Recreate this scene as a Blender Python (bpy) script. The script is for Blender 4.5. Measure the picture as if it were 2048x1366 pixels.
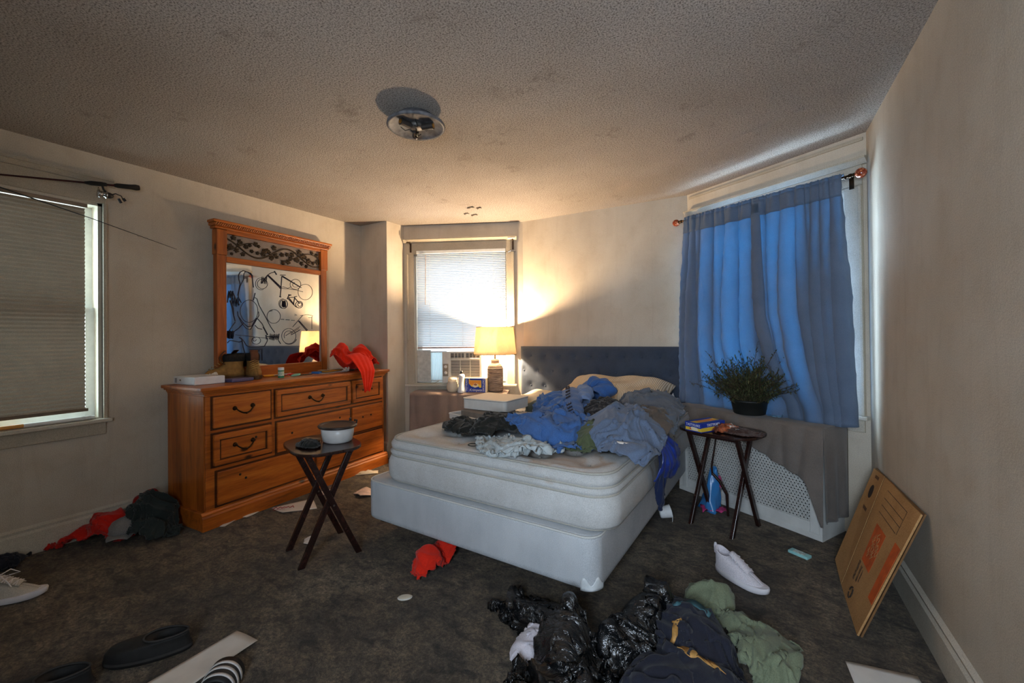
import bpy, bmesh, math, random
import numpy as np
from mathutils import Vector, Matrix, noise as mnoise
PI = math.pi
random.seed(7)
RS = np.random.RandomState(11)
for o in list(bpy.data.objects): bpy.data.objects.remove(o)
SC = bpy.context.scene
COL = SC.collection

# ------------------------------------------------------------------ camera
cam = bpy.data.objects.new('camera', bpy.data.cameras.new('camera'))
COL.objects.link(cam)
cam.matrix_world = Matrix(((0.866325, 0.012858, 0.499315, 0.0),
                           (0.499366, -0.000876, -0.866391, 0.0),
                           (-0.010703, 0.999917, -0.007180, 1.27),
                           (0, 0, 0, 1)))
cam.data.sensor_width = 36.0
cam.data.lens = 844.07 / 2048 * 36
cam.data.shift_y = -17.03 / 2048
cam.data.clip_start = 0.02
SC.camera = cam

# ------------------------------------------------------------------ light and exposure
SC.view_settings.view_transform = 'Standard'
SC.view_settings.look = 'None'
SC.view_settings.gamma = 1.0
SC.view_settings.use_curve_mapping = False
SC.view_settings.exposure = 0.6
SC.cycles.max_bounces = 10
SC.cycles.diffuse_bounces = 6
SC.cycles.transparent_max_bounces = 12
SC.cycles.use_denoising = True
SC.cycles.caustics_reflective = False
SC.cycles.caustics_refractive = False
SC.cycles.sample_clamp_indirect = 3.0
W = bpy.data.worlds.new('world'); SC.world = W; W.use_nodes = True
W.node_tree.nodes['Background'].inputs[0].default_value = (0.72, 0.86, 1.0, 1)
W.node_tree.nodes['Background'].inputs[1].default_value = 1.6

def frame_mat(loc, rz): return Matrix.Translation(Vector(loc)) @ Matrix.Rotation(rz, 4, 'Z')
A_ANG = math.atan2(0.55, 1.2)
B_ANG = math.atan2(-0.683, 1.111)
LEFT = ((-3.765, 0, 0), PI / 2)
BAY = ((-3.36, 3.45, 0), A_ANG)
WIN = ((-0.506, 4.013, 0), B_ANG)
REAR = ((0.605, -1.0, 0), PI)

def area_light(name, fr, u, z, off, sx, sz, power, col, spread=180):
    """daylight arriving at a window: stands outside the pane and points into the room"""
    l = bpy.data.lights.new(name, 'AREA'); l.shape = 'RECTANGLE'; l.size = sx; l.size_y = sz
    l.energy = power; l.color = col; l.spread = math.radians(spread)
    o = bpy.data.objects.new(name, l); COL.objects.link(o)
    M = frame_mat(*fr) @ Matrix.Translation((u, off, z)) @ Matrix.Rotation(-PI / 2, 4, 'X')
    o.matrix_world = M
    return o
area_light('daylight_bay_window', BAY, 0.66, 1.55, 0.45, 1.2, 1.6, 9, (0.92, 0.96, 1.0))
area_light('daylight_curtain_window', WIN, 0.66, 1.40, 0.45, 1.25, 1.8, 330, (0.56, 0.79, 1.0))
area_light('daylight_left_window', LEFT, 0.6, 1.5, 0.45, 1.1, 1.6, 60, (0.70, 0.95, 1.0))
area_light('daylight_added_rear_window', REAR, 0.55, 1.5, 0.25, 0.8, 1.3, 56, (0.70, 0.84, 1.0), 150)  # cool fill through the added, unseen rear window, aimed at the bed foot
LAMP_POWER = 125.0
LAMP_COLOR = (1.0, 0.71, 0.43)

# ------------------------------------------------------------------ materials
def lin(c):
    return tuple(((x / 12.92) if x <= 0.04045 else ((x + 0.055) / 1.055) ** 2.4) for x in c)
def rgb(r, g, b): return lin((r / 255, g / 255, b / 255))
class Mat:
    """small node builder around one Principled shader"""
    def __init__(s, name, col, rough=0.6, metal=0.0, spec=0.4):
        s.m = bpy.data.materials.new(name); s.m.use_nodes = True
        s.t = s.m.node_tree; s.N = s.t.nodes; s.L = s.t.links
        s.b = s.N['Principled BSDF']; s.out = s.N['Material Output']
        s.b.inputs['Base Color'].default_value = (*col, 1)
        s.b.inputs['Roughness'].default_value = rough
        s.b.inputs['Metallic'].default_value = metal
        s.b.inputs['Specular IOR Level'].default_value = spec
        s.col = col; s.csock = None; s.hsock = None
    def node(s, t, **k):
        n = s.N.new(t)
        for a, v in k.items(): setattr(n, a, v)
        return n
    def coord(s, scale=(1, 1, 1), rot=(0, 0, 0), kind='Object'):
        tc = s.node('ShaderNodeTexCoord'); mp = s.node('ShaderNodeMapping')
        mp.inputs['Scale'].default_value = scale; mp.inputs['Rotation'].default_value = rot
        s.L.new(tc.outputs[kind], mp.inputs['Vector']); return mp.outputs['Vector']
    def noise(s, scale, detail=3, rough=0.55, vec=None, dist=0.0):
        n = s.node('ShaderNodeTexNoise'); n.inputs['Scale'].default_value = scale
        n.inputs['Detail'].default_value = detail; n.inputs['Roughness'].default_value = rough
        n.inputs['Distortion'].default_value = dist
        s.L.new(vec if vec is not None else s.coord(), n.inputs['Vector']); return n.outputs['Fac']
    def ramp(s, fac, stops):
        r = s.node('ShaderNodeValToRGB'); e = r.color_ramp.elements
        while len(e) < len(stops): e.new(0.5)
        for k, (p, c) in enumerate(stops):
            e[k].position = p; e[k].color = (*c, 1) if len(c) == 3 else c
        s.L.new(fac, r.inputs['Fac']); return r.outputs['Color']
    def mix(s, fac, a, b, mode='MIX'):
        n = s.node('ShaderNodeMix', data_type='RGBA', blend_type=mode)
        for sock, v in ((n.inputs[0], fac), (n.inputs[6], a), (n.inputs[7], b)):
            if hasattr(v, 'is_linked'): s.L.new(v, sock)
            elif isinstance(v, (int, float)): sock.default_value = v
            else: sock.default_value = (*v, 1)
        return n.outputs[2]
    def color(s, sock): s.L.new(sock, s.b.inputs['Base Color']); s.csock = sock; return s
    def bump(s, h, strength=0.3, dist=0.01):
        n = s.node('ShaderNodeBump'); n.inputs['Strength'].default_value = strength
        n.inputs['Distance'].default_value = dist
        s.L.new(h, n.inputs['Height']); s.L.new(n.outputs['Normal'], s.b.inputs['Normal']); s.hsock = n.outputs['Normal']; return s
    def translucent(s, amount, col=None):
        tr = s.node('ShaderNodeBsdfTranslucent'); mx = s.node('ShaderNodeMixShader')
        tr.inputs['Color'].default_value = (*(col or s.col), 1)
        if col is None and s.csock: s.L.new(s.csock, tr.inputs['Color'])
        mx.inputs[0].default_value = amount
        s.L.new(s.b.outputs[0], mx.inputs[1]); s.L.new(tr.outputs[0], mx.inputs[2])
        s.L.new(mx.outputs[0], s.out.inputs['Surface']); return s
    def see_through(s, amount, tint=(1, 1, 1)):
        tr = s.node('ShaderNodeBsdfTransparent'); mx = s.node('ShaderNodeMixShader')
        tr.inputs['Color'].default_value = (*tint, 1); mx.inputs[0].default_value = amount
        s.L.new(s.b.outputs[0], mx.inputs[1]); s.L.new(tr.outputs[0], mx.inputs[2])
        s.L.new(mx.outputs[0], s.out.inputs['Surface']); return s
def plain(name, col, rough=0.6, metal=0.0, spec=0.4, var=0.12, scale=25, bump=0.0):
    M = Mat(name, col, rough, metal, spec)
    f = M.noise(scale, 4)
    d = tuple(c * (1 - var * 1.6) for c in col); l = tuple(min(1, c * (1 + var)) for c in col)
    M.color(M.ramp(f, [(0.3, d), (0.7, l)]))
    if bump: M.bump(f, bump, 0.004)
    return M.m
def fabric(name, col, var=0.15, weave=420, rough=0.9, trans=0.0, bump=0.35, soft=7):
    M = Mat(name, col, rough, 0, 0.15)
    a = M.noise(soft, 4, 0.6); b = M.noise(weave, 2)
    d = tuple(c * (1 - var * 1.5) for c in col); l = tuple(min(1, c * (1 + var)) for c in col)
    c1 = M.ramp(a, [(0.3, d), (0.7, l)])
    c2 = M.mix(0.35, c1, M.ramp(b, [(0.35, tuple(x * .55 for x in col)), (0.65, tuple(min(1, x * 1.35) for x in col))]))
    M.color(c2); M.b.inputs['Sheen Weight'].default_value = 0.15
    M.bump(b, bump, 0.002)
    if trans: M.translucent(trans)
    return M.m
def wood(name, dark, mid, light, axis=1, rough=0.38, knots=True):
    M = Mat(name, mid, rough, 0, 0.5)
    sc = [9, 9, 9]; sc[axis] = 0.55
    v = M.coord(tuple(sc))
    g = M.noise(2.2, 6, 0.62, v, 0.6); fine = M.noise(22, 3, 0.6, v)
    c = M.ramp(g, [(0.28, dark), (0.5, mid), (0.74, light)])
    c = M.mix(0.22, c, M.ramp(fine, [(0.35, dark), (0.65, light)]))
    if knots:
        k = M.node('ShaderNodeTexVoronoi'); k.inputs['Scale'].default_value = 4.2
        ks = [1, 1, 1]; ks[axis] = 0.55
        M.L.new(M.coord(tuple(ks)), k.inputs['Vector'])
        kf = M.ramp(k.outputs['Distance'], [(0.035, (1, 1, 1)), (0.085, (0, 0, 0))])
        c = M.mix(kf, c, tuple(x * .25 for x in dark))
    M.color(c); M.bump(fine, 0.08, 0.003)
    return M.m

def wall_mat(name, base, stain, seed, speck=0.5, rough=0.85):
    M = Mat(name, base, rough, 0, 0.2)
    off = M.coord()
    a = M.noise(1.7 + seed * .1, 5, 0.6, off); b = M.noise(7.0, 5, 0.65, off); c = M.noise(90, 3, 0.6, off); e = M.noise(260, 2, 0.5, off)
    col = M.mix(M.ramp(a, [(0.36, (0, 0, 0)), (0.72, (.55, .55, .55))]), base, stain)
    col = M.mix(M.ramp(b, [(0.5, (0, 0, 0)), (0.8, (.5, .5, .5))]), col, stain)
    st = M.noise(3.0, 5, 0.7, M.coord((4, 4, 0.35)), 0.8)
    col = M.mix(M.ramp(st, [(0.52, (0, 0, 0)), (0.85, (.38, .38, .38))]), col, tuple(x * .62 for x in stain))
    col = M.mix(0.3, col, M.ramp(e, [(0.3, tuple(x * .45 for x in base)), (0.7, tuple(min(1, x * 1.5) for x in base))]))
    M.color(col); M.bump(c, 0.25 * speck * 2, 0.004)
    return M.m
MW = wall_mat('wall_paint', rgb(202, 192, 176), rgb(160, 142, 118), 1)
# popcorn ceiling with soot specks
_c = Mat('ceiling_popcorn', rgb(186, 178, 172), 0.95, 0, 0.1)
_v = _c.coord(); _a = _c.noise(0.9, 4, 0.6, _v); _b = _c.noise(140, 4, 0.75, _v); _k = _c.noise(55, 2, 0.6, _v); _w = _c.noise(3.5, 5, 0.7, _v)
_col = _c.mix(_c.ramp(_a, [(0.4, (0, 0, 0)), (0.75, (.5, .5, .5))]), rgb(196, 188, 180), rgb(150, 136, 122))
_col = _c.mix(_c.ramp(_b, [(0.36, (1, 1, 1)), (0.55, (0, 0, 0))]), _col, rgb(96, 88, 82))
_col = _c.mix(_c.ramp(_w, [(0.60, (0, 0, 0)), (0.70, (.45, .45, .45))]), _col, rgb(110, 98, 88))
_c.color(_col); _c.bump(_b, 0.9, 0.008)
MC = _c.m
# carpet
_c = Mat('carpet', rgb(70, 64, 58), 1.0, 0, 0.05)
_v = _c.coord(); _a = _c.noise(2.3, 5, 0.65, _v, 0.5); _b = _c.noise(170, 4, 0.8, _v); _k = _c.noise(36, 4, 0.7, _c.coord((1, 1.25, 1), (0, 0, 0.6)))
_m = _c.noise(9, 5, 0.7, _c.coord((1, 1.6, 1), (0, 0, 0.7)), 0.6); _g = _c.noise(75, 3, 0.8, _v)
_col = _c.ramp(_a, [(0.36, rgb(118, 104, 88)), (0.5, rgb(158, 137, 110)), (0.66, rgb(190, 170, 142))])
def _g3(v): return (v, v, v)
_col = _c.mix(1.0, _col, _c.ramp(_m, [(0.36, _g3(.20)), (0.47, _g3(.62)), (0.60, _g3(1.0))]), 'MULTIPLY')
_col = _c.mix(1.0, _col, _c.ramp(_k, [(0.38, _g3(.50)), (0.58, _g3(1.0))]), 'MULTIPLY')
_col = _c.mix(1.0, _col, _c.ramp(_g, [(0.38, _g3(.40)), (0.60, _g3(1.0))]), 'MULTIPLY')
_col = _c.mix(0.8, _col, _c.ramp(_b, [(0.36, _g3(.25)), (0.62, _g3(1.0))]), 'MULTIPLY')
_c.color(_col); _c.b.inputs['Sheen Weight'].default_value = 0.2; _c.bump(_b, 0.8, 0.012)
MCARP = _c.m
MTRIM = wall_mat('trim_paint', rgb(206, 199, 184), rgb(168, 152, 128), 2, 0.1, 0.5)
MTRIMD = wall_mat('trim_paint_aged', rgb(186, 176, 158), rgb(140, 126, 104), 3, 0.1, 0.55)
MVINYL = plain('white_vinyl', rgb(222, 226, 226), 0.4, var=0.05)
MGLASS = Mat('window_glass', (0.9, 0.95, 1), 0.05, 0, 0.5).see_through(0.93).m
PINE = wood('pine_along', rgb(96, 42, 12), rgb(172, 88, 24), rgb(206, 122, 44), 1)
PINEV = wood('pine_upright', rgb(92, 42, 12), rgb(164, 84, 24), rgb(200, 118, 44), 2)
PINED = wood('pine_shade', rgb(40, 18, 8), rgb(76, 36, 12), rgb(104, 54, 20), 1)
DARKW = wood('espresso_wood', rgb(20, 10, 9), rgb(40, 22, 19), rgb(58, 34, 28), 0, 0.22, False)
BRONZE = plain('dark_bronze', rgb(58, 42, 26), 0.35, 0.85, 0.5, 0.3, 60)
BLACK = plain('black_plastic', rgb(24, 24, 26), 0.4)
WHITE = plain('white_plastic', rgb(226, 228, 230), 0.35, var=0.04)
PAPER = plain('white_paper', rgb(216, 210, 202), 0.8, var=0.05, scale=12)
CHROME = plain('chrome', rgb(190, 190, 190), 0.18, 1.0, 0.5, 0.05)
REDC = fabric('red_cloth', rgb(226, 46, 18), 0.16, 300)
DKRED = fabric('dark_red_cloth', rgb(150, 24, 18), 0.2)
BLACKF = fabric('black_cloth', rgb(30, 32, 31), 0.3)

# ------------------------------------------------------------------ mesh helpers
class MB:
    def __init__(s): s.v = []; s.f = []; s.sm = []
    def add(s, vs, fs, smooth=False):
        o = len(s.v); s.v += [tuple(v) for v in vs]
        s.f += [tuple(i + o for i in f) for f in fs]; s.sm += [smooth] * len(fs); return s
    def box(s, x0, x1, y0, y1, z0, z1, M=None):
        vs = [Vector((x, y, z)) for z in (z0, z1) for y in (y0, y1) for x in (x0, x1)]
        if M is not None: vs = [M @ v for v in vs]
        return s.add(vs, [(0, 2, 3, 1), (4, 5, 7, 6), (0, 1, 5, 4), (2, 6, 7, 3), (1, 3, 7, 5), (0, 4, 6, 2)])
    def tube(s, pts, r, n=8, cap=True, flat=1.0):
        pts = [Vector(p) for p in pts]; k = len(pts)
        rr = r if isinstance(r, (list, tuple)) else [r] * k
        rings = []; up = Vector((0, 0, 1))
        t0 = (pts[1] - pts[0]).normalized()
        if abs(t0.dot(up)) > 0.95: up = Vector((1, 0, 0))
        a = t0.cross(up).normalized()
        for i, p in enumerate(pts):
            t = (pts[min(i + 1, k - 1)] - pts[max(i - 1, 0)])
            if t.length < 1e-9: t = t0
            t = t.normalized(); a = (a - t * a.dot(t))
            if a.length < 1e-6: a = t.orthogonal()
            a = a.normalized(); b = t.cross(a)
            rings.append([p + (a * math.cos(2 * PI * j / n) + b * math.sin(2 * PI * j / n) * flat) * rr[i] for j in range(n)])
        vs = [v for R in rings for v in R]
        fs = [(i * n + j, i * n + (j + 1) % n, (i + 1) * n + (j + 1) % n, (i + 1) * n + j) for i in range(k - 1) for j in range(n)]
        s.add(vs, fs, True)
        if cap:
            s.add(rings[0], [tuple(range(n))[::-1]]); s.add(rings[-1], [tuple(range(n))])
        return s
    def lathe(s, prof, n=32, c=(0, 0, 0), M=None, smooth=True, sx=1.0, sy=1.0):
        vs = []; k = len(prof)
        for r, z in prof:
            for j in range(n):
                a = 2 * PI * j / n
                v = Vector((c[0] + r * math.cos(a) * sx, c[1] + r * math.sin(a) * sy, c[2] + z))
                vs.append(M @ v if M is not None else v)
        fs = [(i * n + j, i * n + (j + 1) % n, (i + 1) * n + (j + 1) % n, (i + 1) * n + j) for i in range(k - 1) for j in range(n)]
        s.add(vs, fs, smooth)
        if prof[0][0] > 1e-5: s.add(vs[:n], [tuple(range(n))[::-1]])
        if prof[-1][0] > 1e-5: s.add(vs[-n:], [tuple(range(n))])
        return s
    def prism(s, poly, d0, d1, plane='xz', M=None):
        """extrude a polygon; plane xz extrudes along y, xy along z, yz along x"""
        def P(a, b, d):
            v = Vector({'xz': (a, d, b), 'xy': (a, b, d), 'yz': (d, a, b)}[plane])
            return M @ v if M is not None else v
        n = len(poly)
        vs = [P(a, b, d0) for a, b in poly] + [P(a, b, d1) for a, b in poly]
        fs = [tuple(range(n)), tuple(range(2 * n - 1, n - 1, -1))] + [(i, i + n, (i + 1) % n + n, (i + 1) % n) for i in range(n)]
        return s.add(vs, fs)
    def grid(s, P, smooth=True):
        P = np.asarray(P); n, m = P.shape[:2]
        vs = [tuple(map(float, p)) for p in P.reshape(-1, 3)]
        fs = [(i * m + j, i * m + j + 1, (i + 1) * m + j + 1, (i + 1) * m + j) for i in range(n - 1) for j in range(m - 1)]
        return s.add(vs, fs, smooth)
    def ball(s, c, r, n=12, sx=1, sy=1, sz=1):
        prof = [(r * math.sin(PI * i / n), -r * math.cos(PI * i / n) * sz) for i in range(n + 1)]
        prof[0] = (1e-6, prof[0][1]); prof[-1] = (1e-6, prof[-1][1])
        return s.lathe(prof, n * 2, c, None, True, sx, sy)
    def build(s, name, m, parent=None, bevel=0.0, solid=0.0, subsurf=0, off=0.0, seg=2):
        me = bpy.data.meshes.new(name); me.from_pydata(s.v, [], s.f); me.update()
        bm = bmesh.new(); bm.from_mesh(me); bmesh.ops.remove_doubles(bm, verts=bm.verts, dist=1e-6) if bevel else None
        bmesh.ops.recalc_face_normals(bm, faces=bm.faces); bm.to_mesh(me); bm.free()
        if len(me.polygons) == len(s.sm): me.polygons.foreach_set('use_smooth', s.sm)
        me.materials.append(m)
        o = bpy.data.objects.new(name, me); COL.objects.link(o)
        if parent is not None: o.parent = parent
        if solid:
            k = o.modifiers.new('thick', 'SOLIDIFY'); k.thickness = solid; k.offset = off
        if bevel:
            k = o.modifiers.new('bevel', 'BEVEL'); k.width = bevel; k.segments = seg; k.limit_method = 'ANGLE'; k.angle_limit = math.radians(40)
        if subsurf:
            k = o.modifiers.new('sub', 'SUBSURF'); k.levels = subsurf; k.render_levels = subsurf
        return o
def B(*a): return MB().box(*a)
def tag(o, label=None, cat=None, group=None, kind=None):
    if label: o['label'] = label
    if cat: o['category'] = cat
    if group: o['group'] = group
    if kind: o['kind'] = kind
    return o
def thing(name, label, cat, loc=(0, 0, 0), rz=0.0, group=None):
    o = bpy.data.objects.new(name, None); COL.objects.link(o); o.empty_display_size = 0.05
    o.location = loc; o.rotation_euler = (0, 0, rz)
    return tag(o, label, cat, group)
def local(fr, u, off, z):
    p = frame_mat(*fr) @ Vector((u, -off, z)); return tuple(p)
def in_frame(name, label, cat, fr, u, off, z, rz=0.0, group=None):
    return thing(name, label, cat, local(fr, u, off, z), fr[1] + rz, group)
def struct(name, label=None, fr=None):
    o = bpy.data.objects.new(name, None); COL.objects.link(o); o.empty_display_size = 0.05
    if fr: o.location = fr[0]; o.rotation_euler = (0, 0, fr[1])
    o['kind'] = 'structure'
    if label: o['label'] = label
    return o
def text_mesh(body, size, depth=0.0006, shear=0.0):
    cu = bpy.data.curves.new('txt', 'FONT'); cu.body = body; cu.size = size; cu.extrude = depth; cu.shear = shear
    cu.align_x = 'CENTER'; cu.align_y = 'CENTER'
    o = bpy.data.objects.new('txt', cu); COL.objects.link(o)
    dg = bpy.context.evaluated_depsgraph_get(); me = bpy.data.meshes.new_from_object(o.evaluated_get(dg))
    bpy.data.objects.remove(o); bpy.data.curves.remove(cu)
    return me
def text(name, body, size, m, parent, M, depth=0.0006, shear=0.0, sx=1.0):
    me = text_mesh(body, size, depth, shear); me.transform(M @ Matrix.Diagonal((sx, 1, 1, 1)))
    me.materials.clear(); me.materials.append(m); me.name = name
    o = bpy.data.objects.new(name, me); COL.objects.link(o); o.parent = parent
    return o
# ------------------------------------------------------------------ room shell
H = 2.5
def wall(name, fr, u1, openings=(), u0=0.0, label=None, t=0.14, z1=H):
    m = MB(); us = sorted({u0, u1} | {a for o in openings for a in o[:2]})
    for a, b in zip(us[:-1], us[1:]):
        zs = [0.0]
        for o in openings:
            if o[0] <= a and b <= o[1]: zs += [o[2], o[3]]
        zs.append(z1)
        for k in range(0, len(zs), 2):
            if zs[k + 1] - zs[k] > 1e-4: m.box(a, b, 0, t, zs[k], zs[k + 1])
    w = m.build(name, MW); w.location = fr[0]; w.rotation_euler = (0, 0, fr[1])
    return tag(w, label, kind='structure')
poly = [(-3.765, -1.0), (0.605, -1.0), (0.605, 3.33), (-0.506, 4.013), (-2.16, 4.0), (-3.36, 3.45), (-3.36, 3.2), (-3.765, 3.2)]
c0 = (sum(p[0] for p in poly) / 8, sum(p[1] for p in poly) / 8)
big = [(c0[0] + (x - c0[0]) * 1.03, c0[1] + (y - c0[1]) * 1.03) for x, y in poly]
tag(MB().prism(big, -0.05, 0.0, 'xy').build('floor', MCARP), kind='structure')
ceil = MB().prism(big, H, H + 0.05, 'xy').build('ceiling', MC); tag(ceil, kind='structure')
# flaking paint on the ceiling near the bay
for k, (x, y) in enumerate([(-2.48, 3.42), (-2.33, 3.28), (-2.27, 3.33), (-2.44, 3.5)]):
    m = MB(); P = np.zeros((5, 4, 3))
    for i in range(5):
        for j in range(4):
            P[i, j] = (x + (i - 2) * 0.013 * (1 + .3 * (k % 2)), y + (j - 1.5) * 0.010, H - 0.001 - 0.004 * abs(i - 2) * (0.4 + 0.5 * ((i * 3 + j + k) % 3)))
    m.grid(P).build('paint_flake', plain('flaking_paint', rgb(70, 60, 52), 0.9), ceil, solid=0.001)
wall('wall_left', LEFT, 3.2, [(0.0, 1.07, 0.755, 2.18)], u0=-1.0)
wall('wall_jog', ((-3.765, 3.2, 0), 0), 0.4045, t=0.12)
wall('wall_return', ((-3.36, 3.202, 0), PI / 2), 0.25, t=0.12)
wall('wall_bay', BAY, 1.3200, [(0.12, 1.14, 0.755, 2.18)])
wall('wall_back', ((-2.16, 4.0, 0), math.atan2(0.013, 1.654)), 1.6541)
wall('wall_window', WIN, 1.3042, [(0.12, 1.19, 0.755, 2.18)])
wall('wall_right', ((0.605, 3.33, 0), -PI / 2), 4.33)
wall('wall_rear', REAR, 4.37, [(0.12, 0.98, 0.85, 2.15)])
# baseboards
def baseboard(name, fr, u0, u1, h=0.17):
    m = MB(); m.prism([(0.0, 0.0), (-0.018, 0.0), (-0.018, h - 0.045), (-0.010, h - 0.03), (-0.014, h - 0.015), (0.0, h)], u0, u1, 'yz')
    o = m.build(name, MTRIM); o.location = fr[0]; o.rotation_euler = (0, 0, fr[1]); tag(o, kind='structure')
baseboard('baseboard_left', LEFT, -1.0, 3.2)
baseboard('baseboard_right', ((0.605, 3.33, 0), -PI / 2), 0.05, 4.33)
baseboard('baseboard_back', ((-2.16, 4.0, 0), math.atan2(0.013, 1.654)), 0, 1.654)
baseboard('baseboard_jog', ((-3.765, 3.2, 0), 0), 0, 0.40)
baseboard('baseboard_rear', REAR, 0, 4.37)
def window(name, fr, u0, u1, label, z0=0.755, z1=2.18, casw=0.085, right_in=None, crown=True):
    w = struct(name, label, fr)
    m = MB()                                              # jamb lining
    m.box(u0, u0 + 0.02, -0.004, 0.14, z0, z1).box(u1 - 0.02, u1, -0.004, 0.14, z0, z1).box(u0, u1, -0.004, 0.14, z1 - 0.02, z1).box(u0, u1, 0, 0.14, z0 - 0.02, z0 + 0.01)
    m.build('jamb', MTRIM, w)
    m = MB()                                              # casing with a stepped back band
    for a, b in ((u0 - casw, u0), (u1, u1 + casw)):
        m.box(a, b, -0.020, 0, z0 - 0.0, z1); m.box(a if a < u0 else b - 0.02, a + 0.02 if a < u0 else b, -0.030, 0, z0, z1)
    m.box(u0 - casw, u1 + casw, -0.020, 0, z1, z1 + 0.125)
    m.build('window_frame', MTRIMD, w, bevel=0.004)
    if crown:
        m = MB(); m.prism([(0, z1 + 0.125), (-0.024, z1 + 0.125), (-0.032, z1 + 0.135), (-0.046, z1 + 0.15), (-0.055, z1 + 0.153), (-0.055, z1 + 0.165), (0, z1 + 0.165)], u0 - casw - 0.03, u1 + casw + 0.03, 'yz')
        m.build('head_ledge', MTRIMD, w)
    MB().box(u0 - casw - 0.02, u1 + casw + 0.02, -0.05, 0.0, z0 - 0.024, z0).build('window_sill', MTRIM, w, bevel=0.006)
    MB().box(u0 - casw + 0.005, u1 + casw - 0.005, -0.018, 0, z0 - 0.105, z0 - 0.024).build('apron', MTRIMD, w, bevel=0.004)
    zm = (z0 + z1) / 2                                     # two sashes
    for a, b, y in ((zm - 0.02, z1 - 0.02, 0.10), (z0 + 0.01, zm + 0.02, 0.06)):
        m = MB(); m.box(u0 + 0.02, u0 + 0.065, y, y + 0.03, a, b).box(u1 - 0.065, u1 - 0.02, y, y + 0.03, a, b)
        m.box(u0 + 0.0648, u1 - 0.0648, y + .001, y + 0.029, a, a + 0.05).box(u0 + 0.0648, u1 - 0.0648, y + .001, y + 0.029, b - 0.045, b)
        f = m.build('sash', MVINYL, w)
        MB().box(u0 + 0.06, u1 - 0.06, y + 0.012, y + 0.016, a + 0.045, b - 0.04).build('pane', MGLASS, f)
    return w
window('window_1', LEFT, 0.0, 1.07, 'left wall window behind a taupe pleated shade', casw=0.02)
w2 = window('window_2', BAY, 0.12, 1.14, 'bay window with white blind and air conditioner')
window('window_3', WIN, 0.12, 1.19, 'corner window behind the blue curtains', casw=0.095)
window('window_4_added', REAR, 0.12, 0.98, 'bare unseen window added behind the camera for cool light', z0=0.85, z1=2.15)  # never in view; added as a plausible source of cool light
# broad casing of the left window (head board and back band run past the frame)
tl = struct('trim_1', 'wide painted head casing above the left window', LEFT)
MB().box(-0.1, 1.14, -0.016, 0, 2.30, 2.335).build('head_board', MTRIMD, tl, bevel=0.004)
# frieze lines at the ceiling of the curtain wall
tr = struct('trim_2', 'thin painted picture rail above the curtain window', WIN)
MB().box(0.02, 1.29, -0.012, 0, 2.455, 2.475).build('picture_rail', MTRIMD, tr, bevel=0.003)

# ------------------------------------------------------------------ left window: pleated shade, stick, rods
sh = in_frame('pleated_shade', 'taupe pleated shade lowered over the left window', 'shade', LEFT, 0.0, 0, 0)
m = MB(); zs = np.arange(0.83, 2.135, 0.0125); P = np.zeros((len(zs), 2, 3))
for i, z in enumerate(zs): P[i, :, 2] = z; P[i, :, 1] = 0.012 + (0.007 if i % 2 else -0.007); P[i, 0, 0] = 0.03; P[i, 1, 0] = 0.992
m.grid(P, False).build('pleats', fabric('shade_fabric', rgb(150, 134, 118), 0.08, 300, trans=0.03), sh)
MB().box(0.03, 1.003, 0.0, 0.026, 2.135, 2.16).build('head_rail', plain('rail_taupe', rgb(140, 124, 108), 0.5), sh, bevel=0.003)
MB().box(0.03, 1.003, -0.002, 0.026, 0.812, 0.832).build('bottom_rail', plain('rail_taupe2', rgb(120, 104, 88), 0.5), sh, bevel=0.003)
st = in_frame('sill_stick', 'white and orange round stick lying on left window sill', 'stick', LEFT, 0.0, 0.006, 0.770)
MB().tube([(0.72, 0, 0), (1.03, 0, 0)], 0.011, 12).build('white_section', plain('stick_white', rgb(230, 232, 230), 0.4, var=.03), st)
MB().tube([(0.05, 0, 0), (0.72, 0, 0)], 0.0115, 12).build('orange_section', plain('stick_orange', rgb(222, 160, 84), 0.45, var=.05), st)
MB().tube([(0.97, 0, 0), (0.985, 0, 0)], 0.0135, 12).tube([(1.0, 0, 0), (1.012, 0, 0)], 0.0135, 12).build('ring', MVINYL, st)
# fishing rod resting on the window head, with reel
fr_ = in_frame('fishing_rod', 'black fishing rod with spinning reel resting above left window', 'fishing rod', LEFT, 0, 0.05, 0)
def rodp(u): return (u, 0, 2.322 - (1.239 - u) * 0.18)
FO = (0, -0.03)
blank = plain('rod_blank', rgb(60, 22, 22), 0.25); grip = plain('rod_grip', rgb(26, 25, 24), 0.85, bump=.3)
MB().tube([(-0.3, -0.03, 2.095), (0.3, -0.02, 2.17), (0.616, -0.02, 2.215), (1.16, -0.02, 2.312)], [0.003, 0.004, 0.005, 0.007], 8).build('blank', blank, fr_)
MB().tube([(1.115, -0.02, 2.304), (1.13, -0.02, 2.307), (1.20, -0.02, 2.319), (1.228, -0.02, 2.324), (1.245, -0.02, 2.327)], [0.010, 0.015, 0.0165, 0.020, 0.017], 12).build('butt_grip', grip, fr_)
MB().tube([(0.97, -0.02, 2.278), (1.0, -0.02, 2.284), (1.05, -0.02, 2.293), (1.075, -0.02, 2.297)], [0.008, 0.0145, 0.0145, 0.011], 12).build('fore_grip', grip, fr_)
rl = MB(); rl.tube([(1.055, -0.02, 2.285), (1.06, -0.022, 2.262), (1.075, -0.025, 2.238)], [0.007, 0.006, 0.008], 8)
rl.ball((1.082, -0.03, 2.226), 0.022, 8, 1.25, 1, 0.9)
rlo = rl.build('reel', plain('reel_metal', rgb(62, 60, 58), 0.35, .7), fr_)
Mx = Matrix.Translation((1.05, -0.032, 2.226)) @ Matrix.Rotation(PI / 2, 4, 'Y')
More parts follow.
